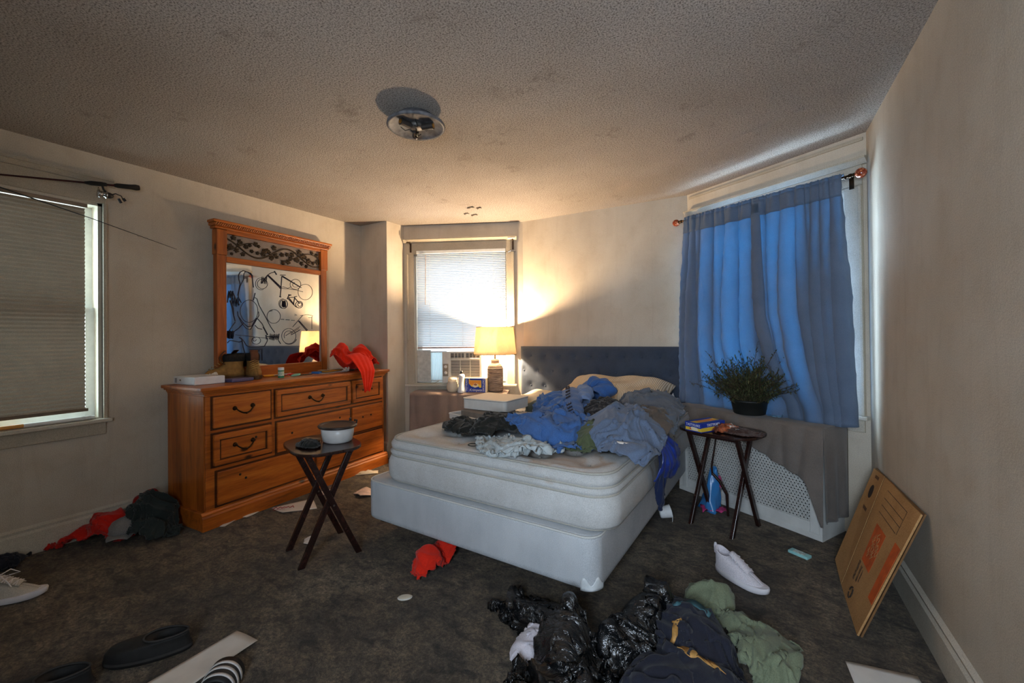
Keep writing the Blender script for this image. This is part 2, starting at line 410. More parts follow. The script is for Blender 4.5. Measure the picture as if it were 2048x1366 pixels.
MB().lathe([(0.012, -0.02), (0.025, -0.02), (0.025, -0.014), (0.018, -0.012), (0.018, 0.014), (0.026, 0.016), (0.026, 0.022), (0.01, 0.024)], 20, (0, 0, 0), Mx).build('spool', CHROME, rlo)
MB().tube([(1.05, -0.005, 2.245), (1.03, -0.04, 2.262), (1.02, -0.065, 2.24), (1.025, -0.06, 2.205), (1.04, -0.035, 2.198)], 0.0018, 6).build('bail', CHROME, rlo)
MB().tube([(1.09, -0.03, 2.23), (1.115, -0.04, 2.245), (1.14, -0.05, 2.235), (1.15, -0.05, 2.215)], 0.0035, 6).tube([(1.15, -0.05, 2.222), (1.162, -0.05, 2.206)], 0.009, 8).tube([(1.128, -0.045, 2.215), (1.142, -0.045, 2.188)], 0.008, 8).build('crank', BLACK, rlo)
rd2 = in_frame('thin_rod', 'thin blue-black rod slanting down across the left window', 'rod', LEFT, 0, 0.06, 0)
MB().tube([(0.2, -0.02, 2.235), (0.616, -0.01, 2.145), (1.0, 0.0, 2.06), (1.486, 0.045, 1.947)], [0.0045, 0.0036, 0.0026, 0.0012], 8).build('blank', plain('rod_blue', rgb(20, 32, 38), 0.3), rd2)
for u_, z_ in ((1.0, 2.06), (1.25, 2.002)):
    MB().tube([(u_ + 0.004 * math.cos(a), 0.02, z_ - 0.006 + 0.004 * math.sin(a)) for a in np.linspace(0, 2 * PI, 10)], 0.0008, 5, False).build('line_guide', CHROME, rd2)

# ------------------------------------------------------------------ bay window: blind, air conditioner, brackets
bl = in_frame('venetian_blind', 'white venetian blind half lowered over the bay window', 'blind', BAY, 0, 0, 0)
SLAT = Mat('slat_white', rgb(206, 207, 206), 0.45, 0, 0.3).translucent(0.25, rgb(225, 235, 242)).m
m = MB(); z = 1.175
while z < 2.175:
    P = np.zeros((4, 2, 3))
    for i, t in enumerate(np.linspace(-1, 1, 4)):
        c = 0.0016 * (1 - t * t)
        P[i, :, 1] = -0.022 + t * 0.0115 * 0.62 - c; P[i, :, 2] = z - t * 0.0115 * 0.80
    P[:, 0, 0] = 0.158; P[:, 1, 0] = 1.132
    m.grid(P); z += 0.0192
m.build('slats', SLAT, bl)
MB().box(0.155, 1.135, -0.045, -0.004, 2.178, 2.212).build('head_rail', MVINYL, bl, bevel=0.003)
MB().box(0.158, 1.132, -0.034, -0.010, 1.142, 1.160).build('bottom_rail', plain('rail_pinkish', rgb(196, 176, 168), 0.5), bl, bevel=0.004)
for u_ in (0.30, 0.66, 1.0):
    MB().tube([(u_, -0.038, 2.18), (u_, -0.038, 1.15)], 0.0009, 5).tube([(u_, -0.008, 2.18), (u_, -0.008, 1.15)], 0.0009, 5).build('ladder_cord', plain('cord_white', rgb(206, 204, 198), 0.8), bl)
MB().tube([(0.262, -0.052, 2.165), (0.255, -0.054, 1.62)], 0.0038, 8).build('tilt_wand', plain('wand_clear', rgb(176, 160, 150), 0.2), bl)

ac = in_frame('air_conditioner', 'white window air conditioner under the blind in bay window', 'air conditioner', BAY, 0, 0, 0)
MB().box(0.475, 0.885, -0.155, 0.36, 0.79, 1.105).build('casing', plain('ac_case', rgb(214, 208, 196), 0.45, var=.05), ac, bevel=0.008)
ACB = plain('ac_bezel', rgb(222, 217, 206), 0.4, var=.05)
m = MB()                                                  # front bezel as a frame around the two grilles
m.box(0.470, 0.560, -0.185, -0.15, 0.785, 1.11).box(0.868, 0.890, -0.185, -0.15, 0.785, 1.11).box(0.56, 0.868, -0.185, -0.15, 0.785, 0.84)
m.box(0.56, 0.868, -0.185, -0.15, 1.025, 1.045).box(0.56, 0.868, -0.185, -0.15, 1.095, 1.11)
m.build('front_bezel', ACB, ac, bevel=0.004)
MB().box(0.55, 0.875, -0.158, -0.154, 0.835, 1.1).build('filter', plain('ac_filter', rgb(54, 46, 40), 0.9), ac)
m = MB()
for k in range(14): zz = 0.848 + k * 0.0130; m.box(0.558, 0.870, -0.182, -0.166, zz, zz + 0.0055)
for u_ in (0.66, 0.765): m.box(u_, u_ + 0.004, -0.184, -0.166, 0.84, 1.03)
m.build('intake_grille', ACB, ac)
m = MB()
for u0_ in (0.562, 0.72):
    for k in range(3): zz = 1.052 + k * 0.0155; m.box(u0_, u0_ + 0.142, -0.180, -0.160, zz, zz + 0.004)
    for k in range(3): uu = u0_ + 0.035 + k * 0.036; m.box(uu, uu + 0.003, -0.182, -0.160, 1.045, 1.095)
m.box(0.704, 0.720, -0.184, -0.160, 1.045, 1.095)
m.build('air_vent', ACB, ac)
cp = MB().box(0.478, 0.536, -0.1885, -0.183, 0.855, 0.985).build('control_panel', plain('ac_panel', rgb(150, 138, 122), 0.4), ac, bevel=0.003)
for zz in (0.955, 0.892):
    Mx = Matrix.Translation((0.508, -0.188, zz)) @ Matrix.Rotation(PI / 2, 4, 'X')
    MB().lathe([(0.017, 0), (0.016, 0.006), (0.012, 0.014), (0.004, 0.015)], 16, (0, 0, 0), Mx).build('knob', plain('knob_white', rgb(232, 230, 226), 0.3), cp)
ACC = Mat('accordion_white', rgb(226, 230, 230), 0.5, 0, 0.3).translucent(0.35, rgb(214, 234, 240)).m
for u0_, u1_ in ((0.292, 0.470), (0.890, 1.12)):
    n = 22; P = np.zeros((n, 2, 3))
    for i in range(n): P[i, :, 0] = u0_ + (u1_ - u0_) * i / (n - 1); P[i, :, 1] = 0.02 + (0.008 if i % 2 else -0.008)
    P[:, 0, 2] = 0.795; P[:, 1, 2] = 1.10
    f = MB().grid(P, False).build('side_curtain', ACC, ac)
    MB().box(u0_, u1_, 0.01, 0.032, 1.098, 1.112).build('curtain_rail', MVINYL, f); MB().box(u0_, u1_, 0.01, 0.032, 0.785, 0.797).build('curtain_rail', MVINYL, f)
MB().box(0.140, 0.292, 0.005, 0.045, 0.775, 1.125).build('filler_panel', plain('filler_board', rgb(204, 204, 196), 0.6), ac, bevel=0.004)
m = MB(); m.tube([(0.42, -0.13, 0.80), (0.36, -0.09, 0.775), (0.25, -0.035, 0.763), (0.16, -0.04, 0.765), (0.06, -0.045, 0.760)], 0.004, 6)
m.build('power_cord', plain('cord_beige', rgb(206, 194, 170), 0.6), ac)
for nm, u_, lb in (('l', 0.085, 'small metal curtain bracket left of the white blind'), ('r', 1.215, 'small metal curtain bracket and rod stub right of the white blind')):
    b = in_frame('curtain_bracket', lb, 'bracket', BAY, u_, 0.02, 0)
    MB().box(-0.010, 0.010, -0.004, 0.0, 2.20, 2.30).build('back_plate', plain('bracket_brown', rgb(70, 52, 36), 0.5, .5), b, bevel=0.001)
    MB().tube([(0, -0.002, 2.285), (0, -0.05, 2.29), (0, -0.055, 2.305)], 0.004, 6).build('hook', BRONZE, b)
    if nm == 'r':
        MB().tube([(-0.05, -0.05, 2.315), (0.03, -0.05, 2.318)], 0.012, 10).build('rod_stub', plain('rod_white', rgb(236, 228, 206), 0.3), b)
        MB().box(-0.035, 0.03, -0.012, 0.0, 2.178, 2.19).tube([(-0.05, -0.02, 2.17), (-0.02, -0.02, 2.183)], 0.006, 6).build('lower_clip', CHROME, b)
    else:
        MB().tube([(-0.03, -0.05, 2.30), (0.012, -0.05, 2.302)], 0.006, 8).build('rod_stub', BRONZE, b)
def refine(P):
    n, m = P.shape[:2]; A = np.zeros((2 * n - 1, m, 3)); A[::2] = P; A[1::2] = (P[:-1] + P[1:]) / 2
    Bq = np.zeros((2 * n - 1, 2 * m - 1, 3)); Bq[:, ::2] = A; Bq[:, 1::2] = (A[:, :-1] + A[:, 1:]) / 2
    C = Bq.copy(); C[1:-1, 1:-1] = Bq[1:-1, 1:-1] * .5 + .125 * (Bq[:-2, 1:-1] + Bq[2:, 1:-1] + Bq[1:-1, :-2] + Bq[1:-1, 2:]); return C
def wrinkle(P, amp, scale, seed, floor=None):
    """creases: ridged, stretched and warped noise pushed along the surface normal"""
    rs = np.random.RandomState(seed + 900); a = rs.rand() * PI; ca, sa = math.cos(a), math.sin(a); off = rs.rand(3) * 40
    du = np.gradient(P, axis=0); dv = np.gradient(P, axis=1); N = np.cross(du, dv); N /= (np.linalg.norm(N, axis=-1, keepdims=True) + 1e-9)
    N *= np.sign(N[:, :, 2:3].mean() + 1e-9); n, m = P.shape[:2]; D = np.zeros((n, m)); cx, cy = P[:, :, 0].mean(), P[:, :, 1].mean()
    for i in range(n):
        for j in range(m):
            x, y, z = P[i, j]; x -= cx; y -= cy; w1 = mnoise.noise((x * 4 + off[0], y * 4 + off[1], z * 4)); w2 = mnoise.noise((x * 4 + off[2], y * 4 + off[0], z * 4 + 7))
            b = a + w1 * 1.5; u = (x * math.cos(b) + y * math.sin(b)); v = (-x * math.sin(b) + y * math.cos(b))
            r1 = 1 - abs(mnoise.noise((u * scale * 1.9 + off[1] + w2, v * scale * .55 + off[2], z * scale * .9))) * 2.3
            r2 = 1 - abs(mnoise.noise((u * scale * .7 + off[2], v * scale * 2.3 + off[0] + w1 * 2, z * scale + 3))) * 2.3
            D[i, j] = (max(r1, -.3) ** 3 if r1 > 0 else r1 * .3) * .62 + (max(r2, 0) ** 3) * .38
    Pn = P + N * (D * amp)[..., None]
    if floor is not None: Pn[:, :, 2] = np.maximum(Pn[:, :, 2], floor)
    return Pn
# ------------------------------------------------------------------ radiator covers and their cloths
def radiator_cover(label, fr, u0, u1, d=0.285, h=0.69):
    t = in_frame('radiator_cover', label, 'radiator cover', fr, 0, 0, 0)
    wm = plain('cover_white', rgb(206, 206, 202), 0.55, var=.08, scale=8)
    m = MB()
    m.box(u0, u1, -d, 0.0, h - 0.02, h).box(u0, u0 + 0.02, -d, -0.01, 0, h - 0.02).box(u1 - 0.02, u1, -d, -0.01, 0, h - 0.02)
    m.box(u0, u0 + 0.07, -d, -d + 0.02, 0, h - 0.02).box(u1 - 0.07, u1, -d, -d + 0.02, 0, h - 0.02)
    m.box(u0 + 0.0702, u1 - 0.0702, -d + .0005, -d + 0.02, 0, 0.095).box(u0 + 0.0702, u1 - 0.0702, -d + .0005, -d + 0.02, h - 0.10, h - 0.0205)
    m.build('cabinet', wm, t, bevel=0.004)
    m = MB(); ft = m.box(u0 - 0.003, u1 + 0.003, -d - 0.006, -d, 0, 0.035); m.build('kick_strip', wm, t, bevel=0.002)
    # perforated sheet: a real lattice of three bar directions
    a0, a1, z0, z1 = u0 + 0.06, u1 - 0.06, 0.085, h - 0.09
    m = MB(); y0, y1 = -d + 0.004, -d + 0.008; w = 0.0030; s = 0.021
    def bar(x0_, zz0, x1_, zz1):
        dx, dz = x1_ - x0_, zz1 - zz0; L = math.hypot(dx, dz)
        if L < 0.004: return
        nx, nz = -dz / L * w, dx / L * w
        m.prism([(x0_ + nx, zz0 + nz), (x0_ - nx, zz0 - nz), (x1_ - nx, zz1 - nz), (x1_ + nx, zz1 + nz)], y0, y1)
    z = z0
    while z < z1: bar(a0, z, a1, z); z += s * 0.866
    for sg in (1, -1):
        k = a0 - (z1 - z0) / 1.732 if sg > 0 else a0
        end = a1 if sg > 0 else a1 + (z1 - z0) / 1.732
        while k < end:
            xa, za, xb, zb = k, z0, k + sg * (z1 - z0) / 1.732, z1
            if xa < a0 or xb < a0:
                if xa < a0: tt = (a0 - xa) / (xb - xa); xa, za = a0, z0 + tt * (z1 - z0)
                else: tt = (a0 - xa) / (xb - xa); xb, zb = a0, z0 + tt * (z1 - z0)
            if xb > a1 or xa > a1:
                if xb > a1: tt = (a1 - k) / ((z1 - z0) / 1.732); xb, zb = a1, z0 + tt * (z1 - z0)
                else: tt = (k - a1) / ((z1 - z0) / 1.732); xa, za = a1, z0 + tt * (z1 - z0)
            if zb - za > 0.004: bar(xa, za, xb, zb)
            k += s
    m.build('grille', wm, t)
    MB().box(u0 + 0.05, u1 - 0.05, -d + 0.05, -d + 0.055, 0.05, h - 0.05).build('backing', plain('cover_dark', rgb(30, 28, 27), 0.9), t)
    return t
radiator_cover('white pierced radiator cover under the curtain window', WIN, 0.12, 1.165)
radiator_cover('radiator cover hidden under the taupe cloth below bay window', BAY, 0.17, 1.14, 0.27)

def drape(name, label, fr, u0, u1, d, h, lower, m, seed, side=True):
    """cloth laid over a cover: top, rounded front edge and a hanging front with soft folds"""
    t = in_frame(name, label, 'cloth', fr, 0, 0, 0)
    nu, nt, nf = 90, 10, 30; P = np.zeros((nu, nt + nf, 3)); rs = np.random.RandomState(seed)
    ph = rs.rand(6) * 6
    for i in range(nu):
        u = u0 + (u1 - u0) * i / (nu - 1)
        for j in range(nt + nf):
            if j < nt:
                y = -0.02 - (d - 0.02) * j / (nt - 1); z = h + 0.004 + 0.004 * math.sin(u * 13 + j * .7 + ph[0]) * (j / nt)
            else:
                s = (j - nt + 1) / nf; zb = lower(u); z = h + 0.004 - 0.01 * min(1, s * 4) - (h - zb - .01) * s
                fo = (0.010 + 0.016 * s) * (math.sin(u * 21 + ph[1]) * .6 + math.sin(u * 37 + ph[2] + s) * .4 + math.sin(u * 9 + ph[3] + s * 2) * .5)
                y = -d - 0.016 - abs(fo) - 0.012 * s
            P[i, j] = (u, y, z)
    MB().grid(P).build('cloth_front', m, t, solid=0.003, off=0)
    if side:
        # the tail that falls past the right end of the cover
        n1, n2 = 14, 24; P = np.zeros((n1, n2, 3))
        for i in range(n1):
            y = -d - 0.018 + (d + 0.0) * i / (n1 - 1)
            for j in range(n2):
                s = j / (n2 - 1); fo = 0.012 * s * math.sin(i * 1.1 + ph[4])
                P[i, j] = (u1 - 0.002 + fo + 0.010 * s, y, h + 0.004 - (h - lower(u1) - 0.02) * s)
        MB().grid(P).build('cloth_side', m, t, solid=0.003, off=0)
    return t
CLOTH_A = fabric('cloth_taupe', rgb(136, 118, 108), 0.1, 380); CLOTH_B = fabric('cloth_grey_brown', rgb(112, 104, 98), 0.14, 380)
drape('draped_cloth', 'taupe tablecloth over the cover below the bay window', BAY, 0.155, 1.165, 0.275, 0.69, lambda u: 0.20 + 0.01 * math.sin(u * 8), CLOTH_A, 3)
def lowB(u):
    if u < 0.45: return 0.60 - 0.03 * u
    if u < 0.62: return 0.585 + (u - .45) * -0.2
    if u < 1.10: return 0.55 - (u - 0.62) * 0.42
    return max(0.10, 0.35 - (u - 1.10) * 3.2)
drape('draped_cloth', 'grey brown blanket slipping off the cover below the curtains', WIN, 0.115, 1.192, 0.29, 0.69, lowB, CLOTH_B, 5)

# ------------------------------------------------------------------ table lamp and things on the bay cover
lp = in_frame('table_lamp', 'lit table lamp with woven shade and ribbed grey base', 'lamp', BAY, 1.03, 0.175, 0.697)
prof = [(0.0, 0.0), (0.070, 0.0), (0.076, 0.008)]
z = 0.012
while z < 0.25:
    prof += [(0.080, z), (0.083, z + 0.005), (0.080, z + 0.0105), (0.0765, z + 0.0120)]; z += 0.0140
prof += [(0.078, z), (0.066, z + 0.022), (0.050, z + 0.040), (0.043, z + 0.047), (0.042, z + 0.060), (0.045, z + 0.066), (0.043, z + 0.072), (0.040, z + 0.085), (0.0, z + 0.087)]
bm_ = Mat('lamp_stoneware', rgb(128, 112, 104), 0.8, 0, 0.2); _v = bm_.coord((1, 1, 9)); _n = bm_.noise(14, 4, .6, _v)
bm_.color(bm_.ramp(_n, [(0.3, rgb(84, 72, 66)), (0.55, rgb(136, 120, 110)), (0.75, rgb(186, 174, 160))])); bm_.bump(_n, .3, .004)
MB().lathe(prof, 40).build('base', bm_.m, lp)
MB().tube([(0, 0, z + 0.08), (0, 0, z + 0.23)], 0.009, 10).build('socket', plain('brass', rgb(170, 130, 60), 0.3, .9), lp)
SH = Mat('shade_linen', rgb(236, 206, 150), 0.9, 0, 0.1); _n = SH.noise(160, 3, .6, SH.coord((1, 1, .25)))
SH.color(SH.ramp(_n, [(0.3, rgb(226, 196, 144)), (0.7, rgb(250, 236, 206))])); SH.translucent(0.55, rgb(255, 240, 214))
SHZ0, SHZ1 = 0.385, 0.668
so = MB().lathe([(0.222, SHZ0), (0.193, SHZ1)], 56); so.f = [f for f in so.f if len(f) == 4]; so.sm = [True] * len(so.f)
shade = so.build('lamp_shade', SH.m, lp, solid=0.0015)
rimm = plain('shade_rim', rgb(92, 66, 34), 0.8)
for r_, z_ in ((0.223, SHZ0), (0.194, SHZ1)):
    MB().tube([(r_ * math.cos(a), r_ * math.sin(a), z_) for a in np.linspace(0, 2 * PI, 57)], 0.0022, 6, False).build('shade_rim', rimm, shade)
sp = MB()
for k in range(3):
    a = k * 2 * PI / 3; sp.tube([(0.008 * math.cos(a), 0.008 * math.sin(a), SHZ1 - 0.02), (0.193 * math.cos(a), 0.193 * math.sin(a), SHZ1 - 0.004)], 0.0018, 6)
sp.build('spider', CHROME, shade)
bulb = Mat('bulb_glass', rgb(255, 220, 170), 0.3); bulb.b.inputs['Emission Color'].default_value = (1.0, 0.72, 0.4, 1); bulb.b.inputs['Emission Strength'].default_value = 6
bo = MB().ball((0, 0, SHZ1 - 0.085), 0.030, 10).build('bulb', bulb.m, lp); bo.visible_shadow = True
ld = bpy.data.lights.new('lamp_light', 'POINT'); ld.energy = LAMP_POWER; ld.color = LAMP_COLOR; ld.shadow_soft_size = 0.034
lo = bpy.data.objects.new('lamp_light', ld); COL.objects.link(lo); lo.parent = lp; lo.location = (0, 0, SHZ1 - 0.085)
bo.visible_shadow = False if False else True
bo.scale = (0.9, 0.9, 0.9); bo.location = (0, 0, 0)

jar = in_frame('plastic_jar', 'clear round plastic jar beside the white bottle', 'jar', BAY, 0.585, 0.205, 0.6945)
CLEAR = Mat('clear_plastic', rgb(236, 226, 206), 0.12, 0, 0.6).see_through(0.35, (0.96, 0.93, 0.88)).m
MB().lathe([(0.0, 0.0), (0.040, 0.0), (0.054, 0.012), (0.063, 0.04), (0.062, 0.07), (0.050, 0.10), (0.046, 0.115)], 28).build('body', CLEAR, jar, solid=0.0015)
MB().lathe([(0.047, 0.112), (0.048, 0.125), (0.044, 0.150), (0.0, 0.152)], 28).build('lid', CLEAR, jar)
wb = in_frame('lotion_bottle', 'white waisted bottle with dark cap by the snack box', 'bottle', BAY, 0.69, 0.245, 0.6945)
MB().lathe([(0.0, 0.0), (0.042, 0.0), (0.046, 0.006), (0.042, 0.03), (0.031, 0.075), (0.027, 0.11), (0.030, 0.150), (0.034, 0.165), (0.030, 0.182), (0.016, 0.190), (0.0, 0.191)], 28).build('body', WHITE, wb)
MB().lathe([(0.014, 0.188), (0.0155, 0.192), (0.0155, 0.206), (0.011, 0.221), (0.0, 0.223)], 20).build('cap', BLACK, wb)
YEL = plain('carton_yellow', rgb(238, 200, 66), 0.45, var=.05); BLU = plain('carton_blue', rgb(28, 56, 156), 0.4, var=.05); ORA = plain('carton_orange', rgb(232, 150, 48), 0.5, var=.08); CREAM = plain('carton_cream', rgb(238, 222, 186), 0.5, var=.04); LET = plain('carton_lettering', rgb(240, 236, 228), 0.5, var=.02); BRWN = plain('cake_brown', rgb(170, 100, 46), 0.6)
sb = in_frame('snack_box', 'blue and yellow snack cake box below the bay window', 'box', BAY, 0.835, 0.225, 0.6945, rz=-0.10)
hw, hd, hh = 0.122, 0.035, 0.148
MB().box(-hw, hw, -hd, hd, 0.002, hh).build('carton', CREAM, sb, bevel=0.002)
def face(name, poly, m, par, y=-0.036, t=0.0008): return MB().prism(poly, y - t, y, 'xz').build(name, m, par)
face('front_panel', [(-hw + .001, .003), (hw - .03, .003), (hw - .03, hh - .002), (-hw + .001, hh - .002)], YEL, sb, -hd)
face('blue_field', [(-0.066, .004), (0.09, .004), (0.09, .055), (0.05, .05), (0.01, .085), (-0.035, .06), (-0.066, .09)], BLU, sb, -hd - .0008)
face('blue_band', [(-0.110, .003), (-0.068, .003), (-0.066, hh - .002), (-0.104, hh - .002)], BLU, sb, -hd - .0012)
face('blue_band', [(0.068, .003), (0.108, .003), (0.108, hh - .004), (0.066, hh - .004)], BLU, sb, -hd - .0012)
face('top_band', [(-0.05, hh - .022), (0.066, hh - .022), (0.066, hh - .004), (-0.06, hh - .004)], BLU, sb, -hd - .0008)
face('orange_picture', [(-0.062, .085), (-0.02, .07), (0.03, .09), (0.06, .075), (0.06, .122), (-0.062, .122)], ORA, sb, -hd - .0010)
face('cake_picture', [(-0.03, .062), (0.0, .05), (0.035, .062), (0.03, .088), (-0.005, .098)], CREAM, sb, -hd - .0014)
face('cake_top', [(-0.018, .078), (0.01, .070), (0.028, .082), (0.0, .096)], BRWN, sb, -hd - .0018)
RX = Matrix.Rotation(PI / 2, 4, 'X')
text('lettering', 'TASTYKAKE', 0.027, LET, sb, Matrix.Translation((-0.088, -hd - .0028, 0.074)) @ Matrix.Rotation(-PI / 2, 4, 'Y') @ RX, 0.0004, 0, 0.86)
text('lettering', 'TASTYKAKE', 0.027, LET, sb, Matrix.Translation((0.088, -hd - .0028, 0.074)) @ Matrix.Rotation(PI / 2, 4, 'Y') @ RX, 0.0004, 0, 0.86)
text('lettering', 'Krimpets', 0.036, LET, sb, Matrix.Translation((0.006, -hd - .0032, 0.026)) @ RX, 0.0005, 0.3)

# ------------------------------------------------------------------ curtain rod, curtains
cr = in_frame('curtain_rod', 'bronze curtain rod with amber crackle glass finials', 'curtain rod', WIN, 0, 0, 0)
RZ = lambda u: 2.252 - 0.020 * u
MB().tube([(0.02, -0.10, RZ(0.02)), (1.255, -0.10, RZ(1.255))], 0.0085, 12).build('rod', BRONZE, cr)
AMB = Mat('amber_glass', rgb(150, 62, 28), 0.12, 0.0, 0.8); _k = AMB.node('ShaderNodeTexVoronoi'); _k.inputs['Scale'].default_value = 60
AMB.L.new(AMB.coord(), _k.inputs['Vector']); AMB.color(AMB.ramp(_k.outputs['Distance'], [(0.1, rgb(216, 130, 84)), (0.5, rgb(128, 44, 20))])); AMB.bump(_k.outputs['Distance'], .5, .004)
for u_, s_ in ((0.02, -1), (1.255, 1)):
    f = MB().tube([(u_, -0.10, RZ(u_)), (u_ + s_ * 0.012, -0.10, RZ(u_))], 0.013, 14).ball((u_ + s_ * 0.020, -0.10, RZ(u_)), 0.011, 8).tube([(u_ + s_ * 0.026, -0.10, RZ(u_)), (u_ + s_ * 0.034, -0.10, RZ(u_))], 0.012, 14).build('finial', BRONZE, cr)
    MB().ball((u_ + s_ * 0.060, -0.10, RZ(u_)), 0.030, 12).build('glass_ball', AMB.m, f)
for u_ in (0.055, 1.235):
    MB().box(u_ - 0.012, u_ + 0.012, -0.026, -0.020, 2.165, 2.25).tube([(u_, -0.024, 2.235), (u_, -0.10, 2.228)], 0.006, 8).tube([(u_, -0.098, 2.216), (u_, -0.112, 2.224), (u_, -0.113, RZ(u_) + .002)], 0.005, 8).build('bracket', BRONZE, cr)
CUR = fabric('curtain_slate', rgb(98, 114, 138), 0.10, 500, 0.75, bump=.2)
_cm = bpy.data.materials['curtain_slate']
def add_trans(m, amt, col):
    t = m.node_tree; b = t.nodes['Principled BSDF']; o = t.nodes['Material Output']
    tr = t.nodes.new('ShaderNodeBsdfTranslucent'); tr.inputs['Color'].default_value = (*col, 1)
    mx = t.nodes.new('ShaderNodeMixShader'); mx.inputs[0].default_value = amt
    t.links.new(b.outputs[0], mx.inputs[1]); t.links.new(tr.outputs[0], mx.inputs[2]); t.links.new(mx.outputs[0], o.inputs['Surface'])
add_trans(_cm, 0.16, rgb(30, 168, 205))
def interp(tab, t):
    for (a, va), (b, vb) in zip(tab[:-1], tab[1:]):
        if t <= b:
            k = 0 if b == a else (t - a) / (b - a); k = k * k * (3 - 2 * k) if False else k
            return tuple(x + (y - x) * k for x, y in zip(va, vb)) if isinstance(va, tuple) else va + (vb - va) * k
    return tab[-1][1]
def curtain(name, label, left, right, bottom, folds, seed, dens=((0, 0.0), (1, 1.0)), over=0.35, edge=1):
    """left/right: tables t -> u of the panel's edges from rod (t=0) to hem (t=1); folds gather the cloth along s"""
    t_ = in_frame(name, label, 'curtain', WIN, 0, 0, 0)
    ns, nt = 220, 70; P = np.zeros((nt, ns, 3)); rs = np.random.RandomState(seed)
    for i in range(nt):
        t = i / (nt - 1)
        ul, ur = interp(left, t), interp(right, t)
        for j in range(ns):
            s = j / (ns - 1)
            zb = interp(bottom, s)
            ztop = RZ(ul + (ur - ul) * s) + 0.016
            z = ztop + (zb - ztop) * t
            amp = 0.012 + 0.030 * min(1, t * 2.2)
            y = 0.0; du = 0.0
            for (f, a, ph, drift) in folds:
                x = 2 * PI * (f * s + ph + drift * t)
                y += a * math.sin(x); du += a * over * math.cos(x)
            ga = max(0, 1 - t * 9)
            y = y * amp + ga * 0.006 * math.sin(s * 2 * PI * 26 + ph)
            P[i, j] = (ul + (ur - ul) * interp(dens, s) + du * amp, -0.125 + y * 0.8 - 0.010 * t, z)
    P = wrinkle(P, 0.010, 4.5, seed)
    MB().grid(P).build('fabric_panel', CUR, t_, solid=0.0016, off=0)
    hem = P[:, -16:].copy() if edge > 0 else P[:, :14].copy(); hem[:, :, 1] -= 0.0035
    MB().grid(hem).build('side_hem', CUR, t_, solid=0.003, off=0)
    hd = P[1:7].copy(); hd[:, :, 1] -= 0.0035
    MB().grid(hd).build('header_hem', CUR, t_, solid=0.003, off=0)
    # header ruffle above the rod
    P = np.zeros((6, ns, 3)); ul, ur = interp(left, 0), interp(right, 0)
    for i in range(6):
        for j in range(ns):
            s = j / (ns - 1); u = ul + (ur - ul) * s
            th = PI * (i / 5.0)
            P[i, j] = (u, -0.10 - 0.0135 * math.cos(th) + 0.003 * math.sin(s * 170 + i), RZ(u) + 0.010 + 0.0155 * math.sin(th) + 0.004 * math.sin(s * 120 + 1.3 * math.sin(s * 31)))
    MB().grid(P).build('rod_pocket', CUR, t_, solid=0.0016, off=0)
    return t_
curtain('curtain', 'left slate blue curtain panel swept towards the window middle',
        [(0, 0.062), (0.25, 0.055), (0.6, 0.035), (1, 0.015)],
        [(0, 0.700), (0.3, 0.703), (0.55, 0.705), (0.66, 0.715), (0.70, 0.722), (0.78, 0.780), (0.87, 0.86), (0.94, 0.93), (1, 0.95)],
        [(0, 0.686), (0.10, 0.692), (1, 0.692)],
        [(7.5, 1.0, 0.1, 0.05), (3.1, 0.5, 0.3, -0.12), (13, 0.22, 0.0, 0.1)], 3, ((0, 0), (.45, .30), (1, 1)), .85)
curtain('curtain', 'right slate blue curtain panel bunched at the wall side',
        [(0, 0.655), (0.3, 0.66), (0.55, 0.675), (0.66, 0.722), (0.70, 0.735), (0.78, 0.775), (0.87, 0.84), (0.93, 0.905), (1, 0.93)],
        [(0, 1.225), (0.4, 1.238), (0.8, 1.250), (1, 1.255)],
        [(0, 0.692), (0.8, 0.693), (1, 0.705)],
        [(8.2, 1.0, 0.35, 0.04), (2.2, 0.4, 0.0, 0.10), (13, 0.25, 0.2, -0.1)], 4, ((0, 0), (.32, .50), (1, 1)), .9, 0)

# ------------------------------------------------------------------ potted plant on the cover
pt = in_frame('potted_plant', 'bushy dark green plant in a black pot before curtains', 'plant', WIN, 0.675, 0.215, 0.697)
MB().lathe([(0.0, 0.0), (0.098, 0.0), (0.103, 0.006), (0.118, 0.085), (0.126, 0.088), (0.126, 0.102), (0.118, 0.104), (0.112, 0.092), (0.0, 0.090)], 36).build('pot', plain('pot_black', rgb(26, 28, 26), 0.55), pt)
fol = MB(); stems = MB(); rs = np.random.RandomState(5)
def leafq(p, d, up, l, w):
    d = d.normalized(); s = d.cross(up)
    s = s.normalized() if s.length > 1e-5 else d.orthogonal().normalized()
    fol.add([p, p + d * l * .5 + s * w, p + d * l, p + d * l * .5 - s * w], [(0, 1, 2, 3)])
for k in range(330):
    a = rs.rand() * 2 * PI; lean = (rs.rand() ** 0.6) * 1.12; L = 0.13 + 0.22 * rs.rand()
    if k < 6: L = 0.42; lean = (0.1, 0.34, 0.22, .3, .5, .6)[k]; a = (0.2, 0.0, 2.9, 3.1, 2.8, 0.1)[k]
    p = Vector((0.07 * rs.randn() * .7, 0.07 * rs.randn() * .7, 0.09)); d = Vector((math.cos(a) * math.sin(lean), math.sin(a) * math.sin(lean) * .8, math.cos(lean)))
    if d.y > 0: d.y *= 0.45
    pts = [p.copy()]; nseg = 7
    for i in range(nseg):
        d = (d + Vector((0.10 * rs.randn(), 0.10 * rs.randn(), -0.03))).normalized(); p = p + d * L / nseg; pts.append(p.copy())
        for q in range(5):
            b = (d * 0.55 + Vector(rs.randn(3)) * 0.55).normalized()
            leafq(p - d * (L / nseg) * q / 5, b, Vector((0, 0, 1)), 0.018 + 0.018 * rs.rand(), 0.0030 + 0.0020 * rs.rand())
    stems.tube(pts, [0.0016] * (nseg) + [0.0008], 4)
